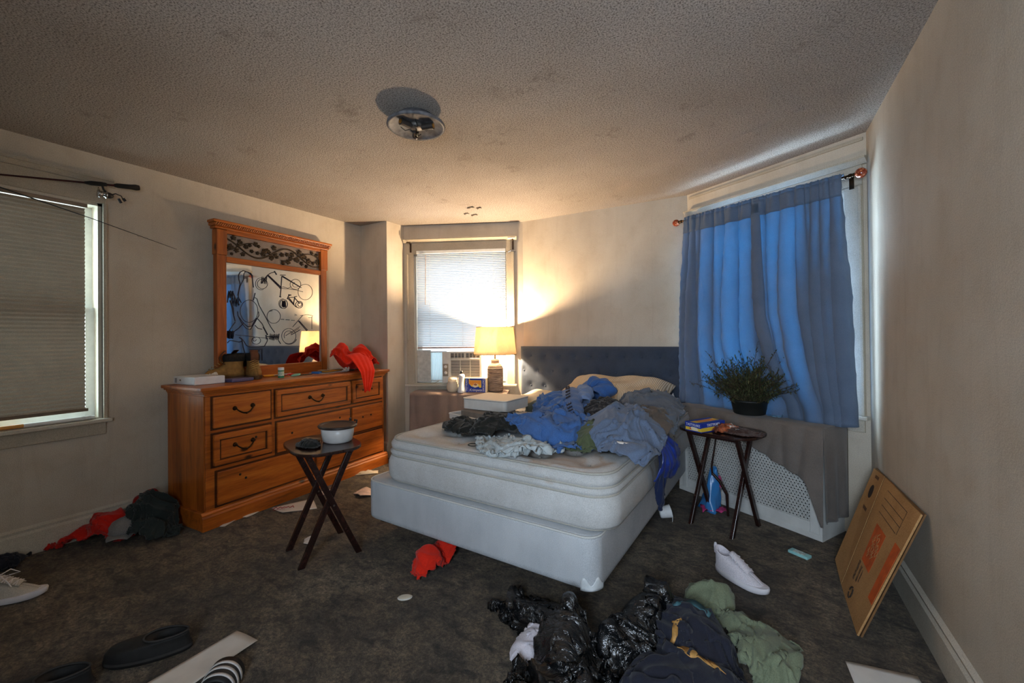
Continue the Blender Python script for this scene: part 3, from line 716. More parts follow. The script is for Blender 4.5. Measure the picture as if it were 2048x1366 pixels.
LEAF = Mat('leaf_dull_green', rgb(62, 70, 44), 0.7, 0, .3); _n = LEAF.noise(30, 3); LEAF.color(LEAF.ramp(_n, [(0.3, rgb(44, 46, 30)), (0.55, rgb(74, 80, 50)), (0.75, rgb(112, 108, 74))])); LEAF.translucent(0.15, rgb(80, 90, 40))
fol.build('foliage', LEAF.m, pt); stems.build('stems', plain('stem_brown', rgb(76, 62, 42), 0.8), pt)
pbx = in_frame('plastic_wrapper', 'crumpled clear blue plastic sheet beside the plant pot', 'wrapper', WIN, 0.845, 0.165, 0.697)
rs = np.random.RandomState(2); P = np.zeros((12, 10, 3))
for i in range(12):
    for j in range(10): P[i, j] = (-0.035 + 0.075 * (i / 11) + 0.010 * rs.randn() * .5, -0.06 + 0.10 * j / 9, 0.004 + (0.10 * max(0, (j - 4) / 5)) * (0.5 + 0.5 * math.sin(i * 1.3)) + 0.006 * rs.rand())
FILM = Mat('blue_film', rgb(150, 196, 226), 0.12, 0, .8).see_through(0.3, (0.75, 0.9, 1)).m
MB().grid(P).build('film', FILM, pbx, solid=0.0008)
# ------------------------------------------------------------------ dresser (front faces +X; built in world metres)
dr = thing('dresser', 'wide knotty pine dresser with nine drawers and bail handles', 'dresser', (-3.45, 2.2, 0.0), 0.042)
ox, oy = 3.45, -2.2
def dbox(m, x0, x1, y0, y1, z0, z1): return m.box(x0 + ox, x1 + ox, y0 + oy, y1 + oy, z0, z1)
XF = -3.215
MBb = MB(); dbox(MBb, -3.690, XF, 1.405, 3.025, 0.10, 0.905); MBb.build('case', PINE, dr, bevel=0.004)
m = MB(); dbox(m, -3.688, XF - 0.006, 1.398, 1.404, 0.11, 0.90); m.build('end_panel', PINEV, dr)
m = MB()                                                   # plinth with moulded top edge
Y0, Y1 = 1.372, 3.055
m.prism([(0, 0), (0.028, 0), (0.028, 0.085), (0.020, 0.098), (0.022, 0.106), (0.010, 0.118), (0, 0.122)], Y0 + oy, Y1 + oy, 'xz', Matrix.Translation((XF + ox, 0, 0)))
dbox(m, -3.690, XF, Y0 + 0.004, Y0 + 0.034, 0, 0.115); dbox(m, -3.690, XF, Y1 - 0.034, Y1 - 0.004, 0, 0.115)
m.build('plinth', PINE, dr, bevel=0.003)
m = MB()                                                   # top slab over a stepped cornice
dbox(m, -3.700, XF + 0.045, 1.360, 3.070, 0.925, 0.948); dbox(m, -3.695, XF + 0.032, 1.374, 3.056, 0.912, 0.925); dbox(m, -3.695, XF + 0.018, 1.388, 3.042, 0.898, 0.912); dbox(m, -3.695, XF + 0.010, 1.396, 3.034, 0.884, 0.898)
m.build('top', PINE, dr, bevel=0.005)
HOLE = plain('hole_black', rgb(22, 14, 8), 0.8)
def drawer(y0, y1, z0, z1, framed, handle=None, holes=()):
    nm = 'drawer'; m = MB()
    dbox(m, XF - 0.02, XF + 0.014, y0, y1, z0, z1); d = m.build(nm, PINE, dr, bevel=0.005)
    # dark reveal round the drawer
    m = MB(); dbox(m, XF - 0.001, XF + 0.001, y0 - 0.014, y1 + 0.014, z0 - 0.014, z1 + 0.014); m.build('gap', PINED, d)
    if framed:
        w = 0.034; x0, x1 = XF + 0.014, XF + 0.026; m = MB()
        dbox(m, x0, x1, y0, y1, z1 - w, z1); dbox(m, x0, x1, y0, y1, z0, z0 + w); dbox(m, x0, x1, y0, y0 + w, z0 + w, z1 - w); dbox(m, x0, x1, y1 - w, y1, z0 + w, z1 - w)
        m.build('moulding', PINE, d, bevel=0.006)
        m = MB(); i = w + 0.004
        dbox(m, x0, x0 + 0.004, y0 + w, y1 - w, z0 + w, z0 + i + .006); dbox(m, x0, x0 + 0.004, y0 + w, y1 - w, z1 - i - .006, z1 - w); dbox(m, x0, x0 + .004, y0 + w, y0 + i + .006, z0 + w, z1 - w); dbox(m, x0, x0 + .004, y1 - i - .006, y1 - w, z0 + w, z1 - w)
        m.build('inner_bead', PINED, d)
    yc, zc = (y0 + y1) / 2, (z0 + z1) / 2; xs = XF + 0.014
    if handle is not None:
        tilt = handle; m = MB()
        e0, e1 = (yc - 0.062, zc + 0.012), (yc + 0.062, zc + 0.012 + tilt)
        pts = []
        for k in range(13):
            s = k / 12; y = e0[0] + (e1[0] - e0[0]) * s; zz = e0[1] + (e1[1] - e0[1]) * s - 0.040 * math.sin(PI * s) ** 0.8
            pts.append((xs + 0.016 + 0.016 * math.sin(PI * s) + ox, y + oy, zz))
        m.tube(pts, [0.004 + 0.0022 * math.sin(PI * k / 12) for k in range(13)], 8)
        for (y, zz) in (e0, e1): m.ball((xs + 0.012 + ox, y + oy, zz), 0.0105, 8); m.lathe([(0.016, 0), (0.015, 0.004), (0.006, 0.010)], 14, (0, 0, 0), Matrix.Translation((xs + ox, y + oy, zz)) @ Matrix.Rotation(PI / 2, 4, 'Y'))
        m.ball((xs + 0.034 + ox, yc + oy, zc + 0.012 + tilt / 2 - 0.042), 0.007, 6)
        m.build('handle', BRONZE, d)
    if holes:
        m = MB()
        for (y, zz) in holes: m.lathe([(0.0085, -0.004), (0.0085, 0.0012), (0.0, 0.0013)], 14, (0, 0, 0), Matrix.Translation((xs + ox, y + oy, zz)) @ Matrix.Rotation(PI / 2, 4, 'Y'))
        m.build('screw_hole', HOLE, d)
    return d
drawer(1.450, 1.848, 0.666, 0.876, False, 0.004)
drawer(1.892, 2.594, 0.666, 0.872, True, 0.0)
drawer(2.622, 2.988, 0.668, 0.872, True, None, ((2.75, .775), (2.86, .775)))
drawer(1.450, 1.848, 0.412, 0.622, True, 0.006, ((1.735, 0.55),))
drawer(1.900, 2.594, 0.392, 0.622, False, None, ((2.02, .52), (2.48, .56), (2.30, .53)))
drawer(2.622, 2.996, 0.394, 0.622, False, None, ((2.745, .520), (2.845, .525)))
drawer(1.474, 2.220, 0.140, 0.364, False, None, ((1.62, .31), (1.66, .275)))
drawer(2.250, 2.996, 0.140, 0.364, False, None, ((2.58, .27), (2.69, .27)))
# ------------------------------------------------------------------ mirror on the dresser
mr = thing('dresser_mirror', 'pine framed mirror with carved vine panel and marker sketches', 'mirror', (-3.70, 2.2, 0.948), 0.038)
ox, oy = 3.70, -2.2; ZB = -0.948
def mbox(m, x0, x1, y0, y1, z0, z1): return m.box(x0 + ox, x1 + ox, y0 + oy, y1 + oy, z0 + ZB, z1 + ZB)
m = MB(); mbox(m, -3.712, -3.655, 1.703, 1.774, 0.948, 2.135); m.build('stile', PINEV, mr, bevel=0.005)
m = MB(); mbox(m, -3.712, -3.655, 2.640, 2.706, 0.948, 2.135); m.build('stile', PINEV, mr, bevel=0.005)
m = MB(); mbox(m, -3.712, -3.655, 1.774, 2.640, 0.948, 1.042); m.build('bottom_rail', PINE, mr, bevel=0.004)
m = MB(); mbox(m, -3.712, -3.655, 1.774, 2.640, 1.884, 1.928); m.build('middle_rail', PINE, mr, bevel=0.004)
m = MB(); mbox(m, -3.712, -3.650, 1.774, 2.640, 2.112, 2.140); m.build('top_rail', PINE, mr, bevel=0.003)
for y0 in (1.697, 2.634):
    m = MB(); mbox(m, -3.715, -3.645, y0, y0 + 0.078, 1.935, 2.135); m.build('corner_block', PINEV, mr, bevel=0.005)
m = MB(); mbox(m, -3.72, -3.632, 1.672, 2.738, 2.158, 2.182); mbox(m, -3.72, -3.622, 1.664, 2.748, 2.182, 2.205); mbox(m, -3.72, -3.642, 1.684, 2.726, 2.138, 2.158)
cn = m.build('cornice', PINE, mr, bevel=0.006)
m = MB()
for k in range(66):
    y = 1.68 + k * 0.0158; m.tube([(-3.631 + ox, y + oy, 2.160 + ZB), (-3.622 + ox, y + 0.010 + oy, 2.181 + ZB)], 0.0052, 6)
m.build('rope_trim', PINE, cn)
MIR = Mat('mirror_silver', (0.80, 0.82, 0.82), 0.03, 1.0).m
m = MB(); mbox(m, -3.684, -3.672, 1.768, 2.646, 1.036, 1.890); gl = m.build('mirror_glass', MIR, mr)
m = MB(); mbox(m, -3.700, -3.688, 1.76, 2.65, 1.03, 2.12); m.build('backboard', PINED, mr)
INK = plain('marker_ink', rgb(28, 24, 44), 0.5, var=.2)
STROKES = [(3,[(1.894,1.568),(1.873,1.606),(1.867,1.632),(1.879,1.685),(1.888,1.719),(1.876,1.758),(1.874,1.791),(1.886,1.818),(1.911,1.834),(1.93,1.831),(1.969,1.822),(1.985,1.804),(1.988,1.757),(1.994,1.703)]),(2,[(1.93,1.831),(1.917,1.809),(1.914,1.762),(1.888,1.706),(1.875,1.652),(1.871,1.619)]),(2,[(1.93,1.831),(1.949,1.826),(1.978,1.803),(1.985,1.777)]),(1,[(2.031,1.504),(2.028,1.481),(2.022,1.46),(2.012,1.44),(1.998,1.425),(1.982,1.414),(1.965,1.408),(1.948,1.407),(1.931,1.412),(1.916,1.422),(1.903,1.437),(1.894,1.455),(1.888,1.476),(1.886,1.498),(1.888,1.52),(1.894,1.541),(1.904,1.56),(1.917,1.576),(1.932,1.587),(1.949,1.594),(1.966,1.595),(1.983,1.591),(1.999,1.581),(2.012,1.567),(2.023,1.549),(2.029,1.527),(2.031,1.504)]),(3,[(1.993,1.594),(2.0,1.622),(2.009,1.657)]),(2,[(2.004,1.619),(2.023,1.61),(2.04,1.556),(2.087,1.476),(2.142,1.372),(2.178,1.323)]),(2,[(2.036,1.501),(2.039,1.467),(1.999,1.398),(1.966,1.347),(1.934,1.356),(1.896,1.402),(1.868,1.461),(1.865,1.494)]),(2,[(1.871,1.454),(1.915,1.396),(1.947,1.37),(1.979,1.377),(2.019,1.446)]),(2,[(2.029,1.439),(2.066,1.399),(2.086,1.358),(2.114,1.302)]),(4,[(2.076,1.372),(2.097,1.334),(2.114,1.302)]),(2,[(2.005,1.384),(2.032,1.357),(2.066,1.351)]),(2,[(1.798,1.336),(1.846,1.408)]),(2,[(1.834,1.329),(1.871,1.356),(1.915,1.403)]),(1,[(1.846,1.303),(1.927,1.296),(1.992,1.286),(2.114,1.274)]),(3,[(2.131,1.264),(2.138,1.311),(2.144,1.261),(2.151,1.308),(2.157,1.258),(2.164,1.305),(2.17,1.255),(2.177,1.311),(2.184,1.262),(2.191,1.308),(2.197,1.259),(2.204,1.306),(2.21,1.256),(2.217,1.312)]),(4,[(2.1,1.302),(2.103,1.264)]),(3,[(2.1,1.288),(2.217,1.284)]),(4,[(1.782,1.281),(1.786,1.335),(1.789,1.279),(1.793,1.332),(1.796,1.276),(1.799,1.33),(1.803,1.274),(1.806,1.336),(1.809,1.279),(1.813,1.333),(1.816,1.277),(1.82,1.33),(1.823,1.274),(1.827,1.336),(1.83,1.28),(1.834,1.334)]),(2,[(1.785,1.239),(1.803,1.258),(1.833,1.254),(1.876,1.244),(1.908,1.256)]),(1,[(2.052,1.254),(2.051,1.247),(2.048,1.24),(2.043,1.234),(2.036,1.229),(2.028,1.226),(2.019,1.224),(2.01,1.225),(2.001,1.227),(1.993,1.23),(1.987,1.235),(1.982,1.241),(1.979,1.248),(1.978,1.255),(1.979,1.263),(1.982,1.27),(1.987,1.276),(1.994,1.28),(2.002,1.284),(2.01,1.285),(2.019,1.285),(2.028,1.283),(2.036,1.28),(2.043,1.275),(2.048,1.269),(2.051,1.262),(2.052,1.254)]),(1,[(2.016,1.265),(2.016,1.262),(2.015,1.259),(2.013,1.257),(2.011,1.254),(2.009,1.253),(2.006,1.251),(2.004,1.251),(2.001,1.25),(1.998,1.251),(1.995,1.252),(1.993,1.253),(1.99,1.256),(1.989,1.258),(1.988,1.261),(1.987,1.264),(1.987,1.267),(1.987,1.27),(1.989,1.272),(1.99,1.275),(1.992,1.277),(1.995,1.279),(1.997,1.28),(2.0,1.28),(2.003,1.28),(2.006,1.279),(2.009,1.278)]),(2,[(1.892,1.277),(1.914,1.25),(1.933,1.216),(1.965,1.198),(2.031,1.197),(2.085,1.205),(2.11,1.247),(2.114,1.274)]),(2,[(1.958,1.182),(2.068,1.182)]),(3,[(1.968,1.175),(1.964,1.087)]),(3,[(2.061,1.175),(2.064,1.082)]),(2,[(1.984,1.086),(1.997,1.106),(2.024,1.11),(2.047,1.09)]),(2,[(1.978,1.168),(2.044,1.167)]),(4,[(1.787,1.561),(1.793,1.613),(1.811,1.657),(1.829,1.648),(1.847,1.604),(1.878,1.547)]),(4,[(1.79,1.604),(1.796,1.655),(1.801,1.602),(1.807,1.653),(1.812,1.6),(1.818,1.651),(1.823,1.598),(1.829,1.658)]),(3,[(1.823,1.541),(1.829,1.605),(1.834,1.539),(1.84,1.603),(1.846,1.537),(1.852,1.602),(1.857,1.535),(1.863,1.608),(1.869,1.542),(1.875,1.607)]),(3,[(1.805,1.581),(1.823,1.524),(1.834,1.46),(1.846,1.414)]),(3,[(1.829,1.629),(1.814,1.569),(1.832,1.518),(1.834,1.466)]),(3,[(1.876,1.283),(1.898,1.267),(1.907,1.203),(1.92,1.157),(1.926,1.096)]),(1,[(2.117,1.746),(2.115,1.736),(2.111,1.726),(2.105,1.717),(2.097,1.71),(2.087,1.704),(2.077,1.701),(2.066,1.7),(2.056,1.701),(2.046,1.705),(2.038,1.711),(2.032,1.718),(2.029,1.727),(2.028,1.737),(2.029,1.747),(2.033,1.757),(2.039,1.765),(2.047,1.773),(2.056,1.779),(2.067,1.782),(2.077,1.783),(2.088,1.782),(2.097,1.778),(2.105,1.773),(2.112,1.765),(2.115,1.756),(2.117,1.746)]),(1,[(2.081,1.697),(2.074,1.693),(2.067,1.69),(2.059,1.689),(2.052,1.688),(2.045,1.689),(2.038,1.692),(2.032,1.695),(2.026,1.7),(2.021,1.706),(2.017,1.712),(2.014,1.719),(2.013,1.727),(2.012,1.735),(2.013,1.744),(2.015,1.752),(2.018,1.76),(2.022,1.767),(2.026,1.774),(2.032,1.78),(2.039,1.785),(2.045,1.788),(2.053,1.791),(2.06,1.792),(2.068,1.792),(2.075,1.79),(2.082,1.788)]),(4,[(2.061,1.744),(2.117,1.82)]),(3,[(2.061,1.748),(2.069,1.803),(2.075,1.747),(2.082,1.802),(2.089,1.745),(2.096,1.8),(2.103,1.744),(2.11,1.808)]),(2,[(2.117,1.823),(2.145,1.844),(2.181,1.857)]),(4,[(2.178,1.866),(2.199,1.836)]),(3,[(2.117,1.82),(2.231,1.722)]),(3,[(2.124,1.822),(2.239,1.73)]),(3,[(2.247,1.828),(2.239,1.723),(2.231,1.639)]),(4,[(2.225,1.646),(2.238,1.641)]),(2,[(2.232,1.837),(2.284,1.843)]),(3,[(2.247,1.828),(2.424,1.751)]),(2,[(2.254,1.832),(2.44,1.745)]),(1,[(2.231,1.722),(2.261,1.735),(2.306,1.725),(2.337,1.743)]),(1,[(2.224,1.718),(2.314,1.722),(2.384,1.718),(2.456,1.707)]),(1,[(2.435,1.775),(2.433,1.763),(2.428,1.752),(2.421,1.742),(2.411,1.734),(2.399,1.727),(2.387,1.723),(2.374,1.722),(2.361,1.724),(2.35,1.728),(2.34,1.734),(2.333,1.743),(2.329,1.753),(2.327,1.764),(2.329,1.775),(2.334,1.786),(2.341,1.796),(2.35,1.804),(2.362,1.811),(2.374,1.815),(2.387,1.816),(2.4,1.815),(2.411,1.811),(2.421,1.805),(2.429,1.796),(2.433,1.786),(2.435,1.775)]),(1,[(2.414,1.761),(2.412,1.758),(2.409,1.755),(2.406,1.752),(2.402,1.749),(2.398,1.747),(2.393,1.745),(2.389,1.744),(2.384,1.744),(2.379,1.743),(2.374,1.744),(2.37,1.745),(2.366,1.746),(2.362,1.748),(2.359,1.75),(2.356,1.753),(2.354,1.756),(2.353,1.759),(2.353,1.762),(2.353,1.766),(2.354,1.769),(2.356,1.773),(2.359,1.776),(2.362,1.779),(2.365,1.782),(2.369,1.784),(2.374,1.786)]),(1,[(2.558,1.714),(2.556,1.696),(2.549,1.678),(2.538,1.663),(2.524,1.65),(2.507,1.64),(2.489,1.635),(2.471,1.633),(2.453,1.636),(2.438,1.643),(2.424,1.654),(2.414,1.668),(2.408,1.684),(2.406,1.701),(2.408,1.718),(2.415,1.735),(2.425,1.751),(2.439,1.764),(2.455,1.774),(2.472,1.78),(2.491,1.781),(2.508,1.779),(2.525,1.772),(2.539,1.762),(2.549,1.748),(2.556,1.732),(2.558,1.714)]),(2,[(2.3,1.582),(2.299,1.573),(2.296,1.563),(2.291,1.555),(2.284,1.548),(2.276,1.543),(2.268,1.54),(2.259,1.54),(2.251,1.542),(2.243,1.546),(2.237,1.552),(2.232,1.56),(2.229,1.568),(2.228,1.578),(2.229,1.588),(2.232,1.597),(2.237,1.605),(2.244,1.612),(2.251,1.617),(2.26,1.62),(2.268,1.621),(2.277,1.619),(2.285,1.615),(2.291,1.609),(2.296,1.601),(2.299,1.592),(2.3,1.582)]),(1,[(2.256,1.54),(2.251,1.54),(2.246,1.541),(2.242,1.542),(2.237,1.545),(2.233,1.547),(2.229,1.551),(2.226,1.554),(2.223,1.559),(2.221,1.564),(2.219,1.569),(2.218,1.574),(2.218,1.579),(2.218,1.585),(2.219,1.59),(2.22,1.596),(2.222,1.601),(2.225,1.606),(2.228,1.61),(2.231,1.614),(2.235,1.618),(2.239,1.621),(2.244,1.623),(2.249,1.625),(2.253,1.626),(2.258,1.627),(2.263,1.627)]),(4,[(2.249,1.558),(2.252,1.608),(2.254,1.556),(2.257,1.605),(2.26,1.553),(2.263,1.603),(2.265,1.551),(2.269,1.609),(2.271,1.557),(2.274,1.607),(2.277,1.555),(2.28,1.604),(2.282,1.552)]),(3,[(2.298,1.626),(2.31,1.656),(2.337,1.668)]),(4,[(2.31,1.667),(2.337,1.666)]),(3,[(2.302,1.637),(2.359,1.582)]),(2,[(2.312,1.644),(2.367,1.581)]),(3,[(2.359,1.582),(2.372,1.646)]),(2,[(2.368,1.653),(2.395,1.659)]),(3,[(2.372,1.642),(2.423,1.594)]),(2,[(2.306,1.643),(2.376,1.649)]),(2,[(2.453,1.586),(2.452,1.579),(2.449,1.571),(2.444,1.565),(2.437,1.559),(2.43,1.555),(2.421,1.553),(2.413,1.553),(2.404,1.554),(2.397,1.557),(2.391,1.562),(2.386,1.568),(2.383,1.575),(2.382,1.582),(2.383,1.59),(2.386,1.597),(2.391,1.603),(2.397,1.609),(2.405,1.613),(2.413,1.615),(2.422,1.616),(2.43,1.614),(2.438,1.611),(2.444,1.607),(2.449,1.601),(2.452,1.594),(2.453,1.586)]),(2,[(2.442,1.587),(2.442,1.583),(2.44,1.578),(2.437,1.574),(2.434,1.571),(2.43,1.569),(2.425,1.568),(2.42,1.567),(2.416,1.568),(2.412,1.57),(2.408,1.573),(2.406,1.576),(2.404,1.58),(2.404,1.585),(2.404,1.589),(2.406,1.594),(2.409,1.598),(2.412,1.601),(2.416,1.603),(2.421,1.605),(2.425,1.605),(2.43,1.604),(2.434,1.602),(2.437,1.599),(2.44,1.596),(2.442,1.592),(2.442,1.587)]),(2,[(2.359,1.582),(2.383,1.561),(2.415,1.552)]),(1,[(2.232,1.467),(2.23,1.452),(2.224,1.438),(2.216,1.426),(2.204,1.416),(2.191,1.408),(2.177,1.405),(2.162,1.404),(2.148,1.407),(2.135,1.414),(2.125,1.423),(2.116,1.435),(2.111,1.448),(2.11,1.463),(2.112,1.477),(2.117,1.491),(2.125,1.503),(2.136,1.513),(2.149,1.521),(2.163,1.525),(2.178,1.526),(2.192,1.523),(2.205,1.517),(2.216,1.507),(2.225,1.495),(2.23,1.482),(2.232,1.467)]),(2,[(2.129,1.509),(2.157,1.515)]),(2,[(2.237,1.442),(2.267,1.441)]),(2,[(2.282,1.439),(2.32,1.438)]),(1,[(2.335,1.436),(2.37,1.435)]),(1,[(2.35,1.375),(2.406,1.436),(2.454,1.486)]),(1,[(2.43,1.481),(2.496,1.495),(2.559,1.486),(2.55,1.467),(2.512,1.465)]),(1,[(2.55,1.478),(2.549,1.355)]),(2,[(2.406,1.432),(2.494,1.339)]),(2,[(2.416,1.432),(2.504,1.345)]),(1,[(2.37,1.494),(2.394,1.484),(2.37,1.479)]),(1,[(2.381,1.29),(2.379,1.274),(2.372,1.258),(2.363,1.244),(2.35,1.233),(2.335,1.225),(2.319,1.222),(2.302,1.222),(2.286,1.226),(2.272,1.234),(2.26,1.246),(2.251,1.259),(2.245,1.275),(2.243,1.291),(2.245,1.307),(2.251,1.323),(2.26,1.337),(2.273,1.348),(2.287,1.355),(2.303,1.36),(2.32,1.36),(2.336,1.356),(2.351,1.348),(2.363,1.337),(2.373,1.323),(2.379,1.307),(2.381,1.29)]),(2,[(2.386,1.262),(2.384,1.258),(2.382,1.254),(2.379,1.25),(2.376,1.246),(2.373,1.242),(2.37,1.239),(2.366,1.235),(2.362,1.232),(2.358,1.23),(2.354,1.227),(2.349,1.225),(2.345,1.223),(2.34,1.221),(2.335,1.22),(2.33,1.219),(2.325,1.218),(2.32,1.218),(2.315,1.218),(2.31,1.218),(2.305,1.218),(2.3,1.219),(2.295,1.22),(2.291,1.222),(2.286,1.223),(2.281,1.225),(2.277,1.228)]),(1,[(2.271,1.273),(2.269,1.277),(2.267,1.282),(2.266,1.287),(2.266,1.292),(2.266,1.297),(2.266,1.302),(2.267,1.306),(2.269,1.311),(2.271,1.316),(2.274,1.32),(2.277,1.324),(2.281,1.327),(2.285,1.33),(2.289,1.333),(2.294,1.335),(2.299,1.337),(2.304,1.338),(2.309,1.338),(2.315,1.338),(2.32,1.338),(2.325,1.336),(2.33,1.335),(2.334,1.332),(2.339,1.33),(2.343,1.326),(2.347,1.323)]),(1,[(2.281,1.295),(2.421,1.378)]),(2,[(2.334,1.302),(2.425,1.35)]),(1,[(2.33,1.313),(2.413,1.361)]),(2,[(2.213,1.252),(2.232,1.223)])]
m = MB()
for w, pts in STROKES:
    p3 = [(-3.671 + ox, y * 1.0 + oy, z + ZB) for y, z in pts]
    m.tube(p3, 0.0011 + 0.0010 * w, 5, True)
m.build('marker_drawing', INK, gl)
# carved vine panel
PLQ = plain('vine_backing', rgb(150, 136, 124), 0.8, var=.15, scale=14); VINE = plain('vine_bronze', rgb(66, 50, 30), 0.55, 0.3, .4, .35, 40)
m = MB(); mbox(m, -3.690, -3.680, 1.770, 2.644, 1.924, 2.116); cp_ = m.build('carved_panel', PLQ, mr)
vm = MB(); lf = MB(); rs = np.random.RandomState(8)
def vz(y): return 2.018 + 0.062 * math.cos((y - 1.78) / 0.86 * 2 * PI * 1.55 + 0.35)
vm.tube([(-3.672 + ox, y + oy, vz(y) + ZB) for y in np.linspace(1.785, 2.632, 70)], 0.0065, 8)
vm.tube([(-3.672 + ox, y + oy, 2.018 - 0.055 * math.cos((y - 1.78) / 0.86 * 2 * PI * 1.55 + 0.7) + ZB) for y in np.linspace(1.79, 2.0, 24)], 0.004, 8)
vm.tube([(-3.672 + ox, y + oy, 2.020 - 0.050 * math.cos((y - 1.78) / 0.86 * 2 * PI * 1.55 + 0.9) + ZB) for y in np.linspace(2.24, 2.62, 34)], 0.004, 8)
def ivy(y, z, s, a):
    pts = []
    for k in range(20):
        t = 2 * PI * k / 20; r = s * (0.62 + 0.38 * abs(math.cos(2.5 * t)) ** 1.3)
        pts.append((y + oy + r * math.cos(t + a), z + ZB + r * math.sin(t + a)))
    n0 = len(lf.v); c = (-3.664 + ox, y + oy, z + ZB)
    lf.add([c] + [(-3.671 + ox + 0.003 * (k % 2), p[0], p[1]) for k, p in enumerate(pts)] + [(-3.679 + ox, p[0], p[1]) for p in pts],
           [(0, 1 + k, 1 + (k + 1) % 20) for k in range(20)] + [(1 + k, 21 + k, 21 + (k + 1) % 20, 1 + (k + 1) % 20) for k in range(20)])
for k in range(34):
    y = 1.80 + 0.83 * (k + 0.5) / 34; sg = 1 if k % 2 else -1; z = vz(y) + sg * (0.030 + 0.022 * rs.rand())
    if 1.945 < z < 2.097: ivy(y, z, 0.016 + 0.012 * rs.rand(), rs.rand() * 6)
    z2 = 2.018 - 0.055 * math.cos((y - 1.78) / 0.86 * 2 * PI * 1.55 + 0.7) + 0.02 * rs.randn()
    if 1.945 < z2 < 2.097 and k % 3 != 1: ivy(y + .01, z2, 0.013 + 0.012 * rs.rand(), rs.rand() * 6)
vm.build('vine', VINE, cp_); lf.build('leaves', VINE, cp_)

# ------------------------------------------------------------------ things on the dresser top (z = 0.948)
ZT = 0.949
c = thing('console_box', 'glossy white console case on the near end of dresser', 'console', (-3.52, 1.535, ZT), 0.03)
MB().box(-0.145, 0.145, -0.105, 0.095, 0.0, 0.056).build('case', WHITE, c, bevel=0.006)
MB().box(-0.118, -0.113, -0.1062, -0.105, 0.010, 0.044).box(-0.100, -0.095, -0.1062, -0.105, 0.010, 0.044).build('vent_slot', BLACK, c)
MB().box(-0.055, -0.035, -0.1062, -0.105, 0.026, 0.036).build('badge', plain('badge_grey', rgb(120, 110, 90), .4), c)
b = thing('slim_case', 'slim violet grey case between white console and boots', 'case', (-3.405, 1.74, ZT), 0.12)
MB().box(-0.055, 0.055, -0.085, 0.085, 0, 0.024).build('shell', plain('violet_grey', rgb(86, 82, 122), 0.45), b, bevel=0.005)
MB().box(-0.0552, 0.0552, -0.086, 0.086, 0.011, 0.0125).build('seam', BLACK, b)
def sheet_mesh(w, h, curl, seed, n=12, up=0.0):
    rs = np.random.RandomState(seed); P = np.zeros((n, n, 3)); ph = rs.rand(4) * 6
    for i in range(n):
        for j in range(n):
            x, y = (i / (n - 1) - .5), (j / (n - 1) - .5)
            z = curl * (0.5 + 0.5 * math.sin(x * 5 + ph[0]) * math.cos(y * 4 + ph[1])) * (abs(x) + abs(y)) + up * max(0, x + y) ** 2
            P[i, j] = (x * w, y * h, 0.0018 + z)
    return P
cr_ = thing('crumpled_paper', 'crumpled pale paper wad behind the white console', 'paper', (-3.60, 1.66, ZT))
MB().grid(np.array([[(0.09 * (i / 9 - .5) , 0.12 * (j / 9 - .5), 0.004 + 0.075 * (0.5 + .5 * math.sin(i * 1.9 + j * .8)) * math.sin(PI * i / 9) * math.sin(PI * j / 9)) for j in range(10)] for i in range(10)]), False).build('sheet', PAPER, cr_, solid=0.001)
def boot(label, x, y, rz):
    t = thing('work_boot', label, 'boot', (x, y, ZT), rz, 'tan work boots')
    tan = plain('boot_tan', rgb(150, 112, 58), 0.8, var=.2, scale=30, bump=.2); sole = plain('boot_sole', rgb(92, 66, 40), 0.8)
    # outline of foot: x forward
    def ring(z, sc, xo, l0, l1, w):
        return [(xo + (l1 if math.cos(a) > 0 else l0) * math.copysign(abs(math.cos(a)) ** .8, math.cos(a)) * sc, w * math.sin(a) * sc, z) for a in np.linspace(0, 2 * PI, 25)[:-1]]
    rings = [ring(0.028, 1, 0, .09, .19, .05), ring(0.05, 1.0, 0, .09, .185, .050), ring(0.075, .97, 0, .088, .165, .047), ring(0.095, .93, 0, .085, .10, .043), ring(0.12, .92, -.008, .075, .072, .042), ring(0.150, .95, -.012, .074, .066, .043), ring(0.163, .98, -.012, .074, .066, .044)]
    P = np.array([r + [r[0]] for r in rings]); mm = MB().grid(P); mm.add(rings[2], [tuple(range(24))]) if False else None
    mm.build('upper', tan, t, solid=0.004)
    s0 = ring(0, 1.04, 0, .09, .19, .052); s1 = ring(0.030, 1.06, 0, .09, .19, .052)
    mm = MB(); mm.add(s0 + s1, [tuple(range(24))[::-1], tuple(range(24, 48))] + [(i, (i + 1) % 24, 24 + (i + 1) % 24, 24 + i) for i in range(24)]); mm.build('sole', sole, t, bevel=.004)
    col = [ring(0.142, 1.04, -.012, .074, .066, .044), ring(0.16, 1.12, -.012, .076, .068, .046), ring(0.185, 1.12, -.014, .076, .068, .046), ring(0.202, 1.0, -.014, .074, .066, .044), ring(0.19, .86, -.014, .074, .066, .044), ring(0.15, .82, -.012, .074, .066, .044)]
    MB().grid(np.array([r + [r[0]] for r in col])).build('collar', plain('boot_collar', rgb(30, 28, 26), 0.9, var=.3, scale=60), t)
    P = np.zeros((7, 5, 3))
    for i in range(7):
        for j in range(5): P[i, j] = (0.052 + 0.035 * math.sin(i * .55), (j - 2) * 0.014, 0.12 + i * 0.018)
    MB().grid(P).build('tongue', plain('boot_tongue', rgb(96, 60, 40), .8), t, solid=.004)
    lm = MB()
    for k in range(5):
        xx = 0.075 + 0.018 * (4 - k); zz = 0.085 + 0.014 * k; lm.tube([(xx, -0.032, zz - .004), (xx + .004, 0, zz + 0.008), (xx - .004, 0.032, zz - .004)], 0.0024, 6)
    lm.build('laces', plain('boot_lace', rgb(196, 160, 90), .8), t)
    return t
boot('tan work boot nearer the white console on dresser', -3.62, 1.80, -1.75)
boot('tan work boot in front of the mirror corner', -3.585, 1.945, -0.35)
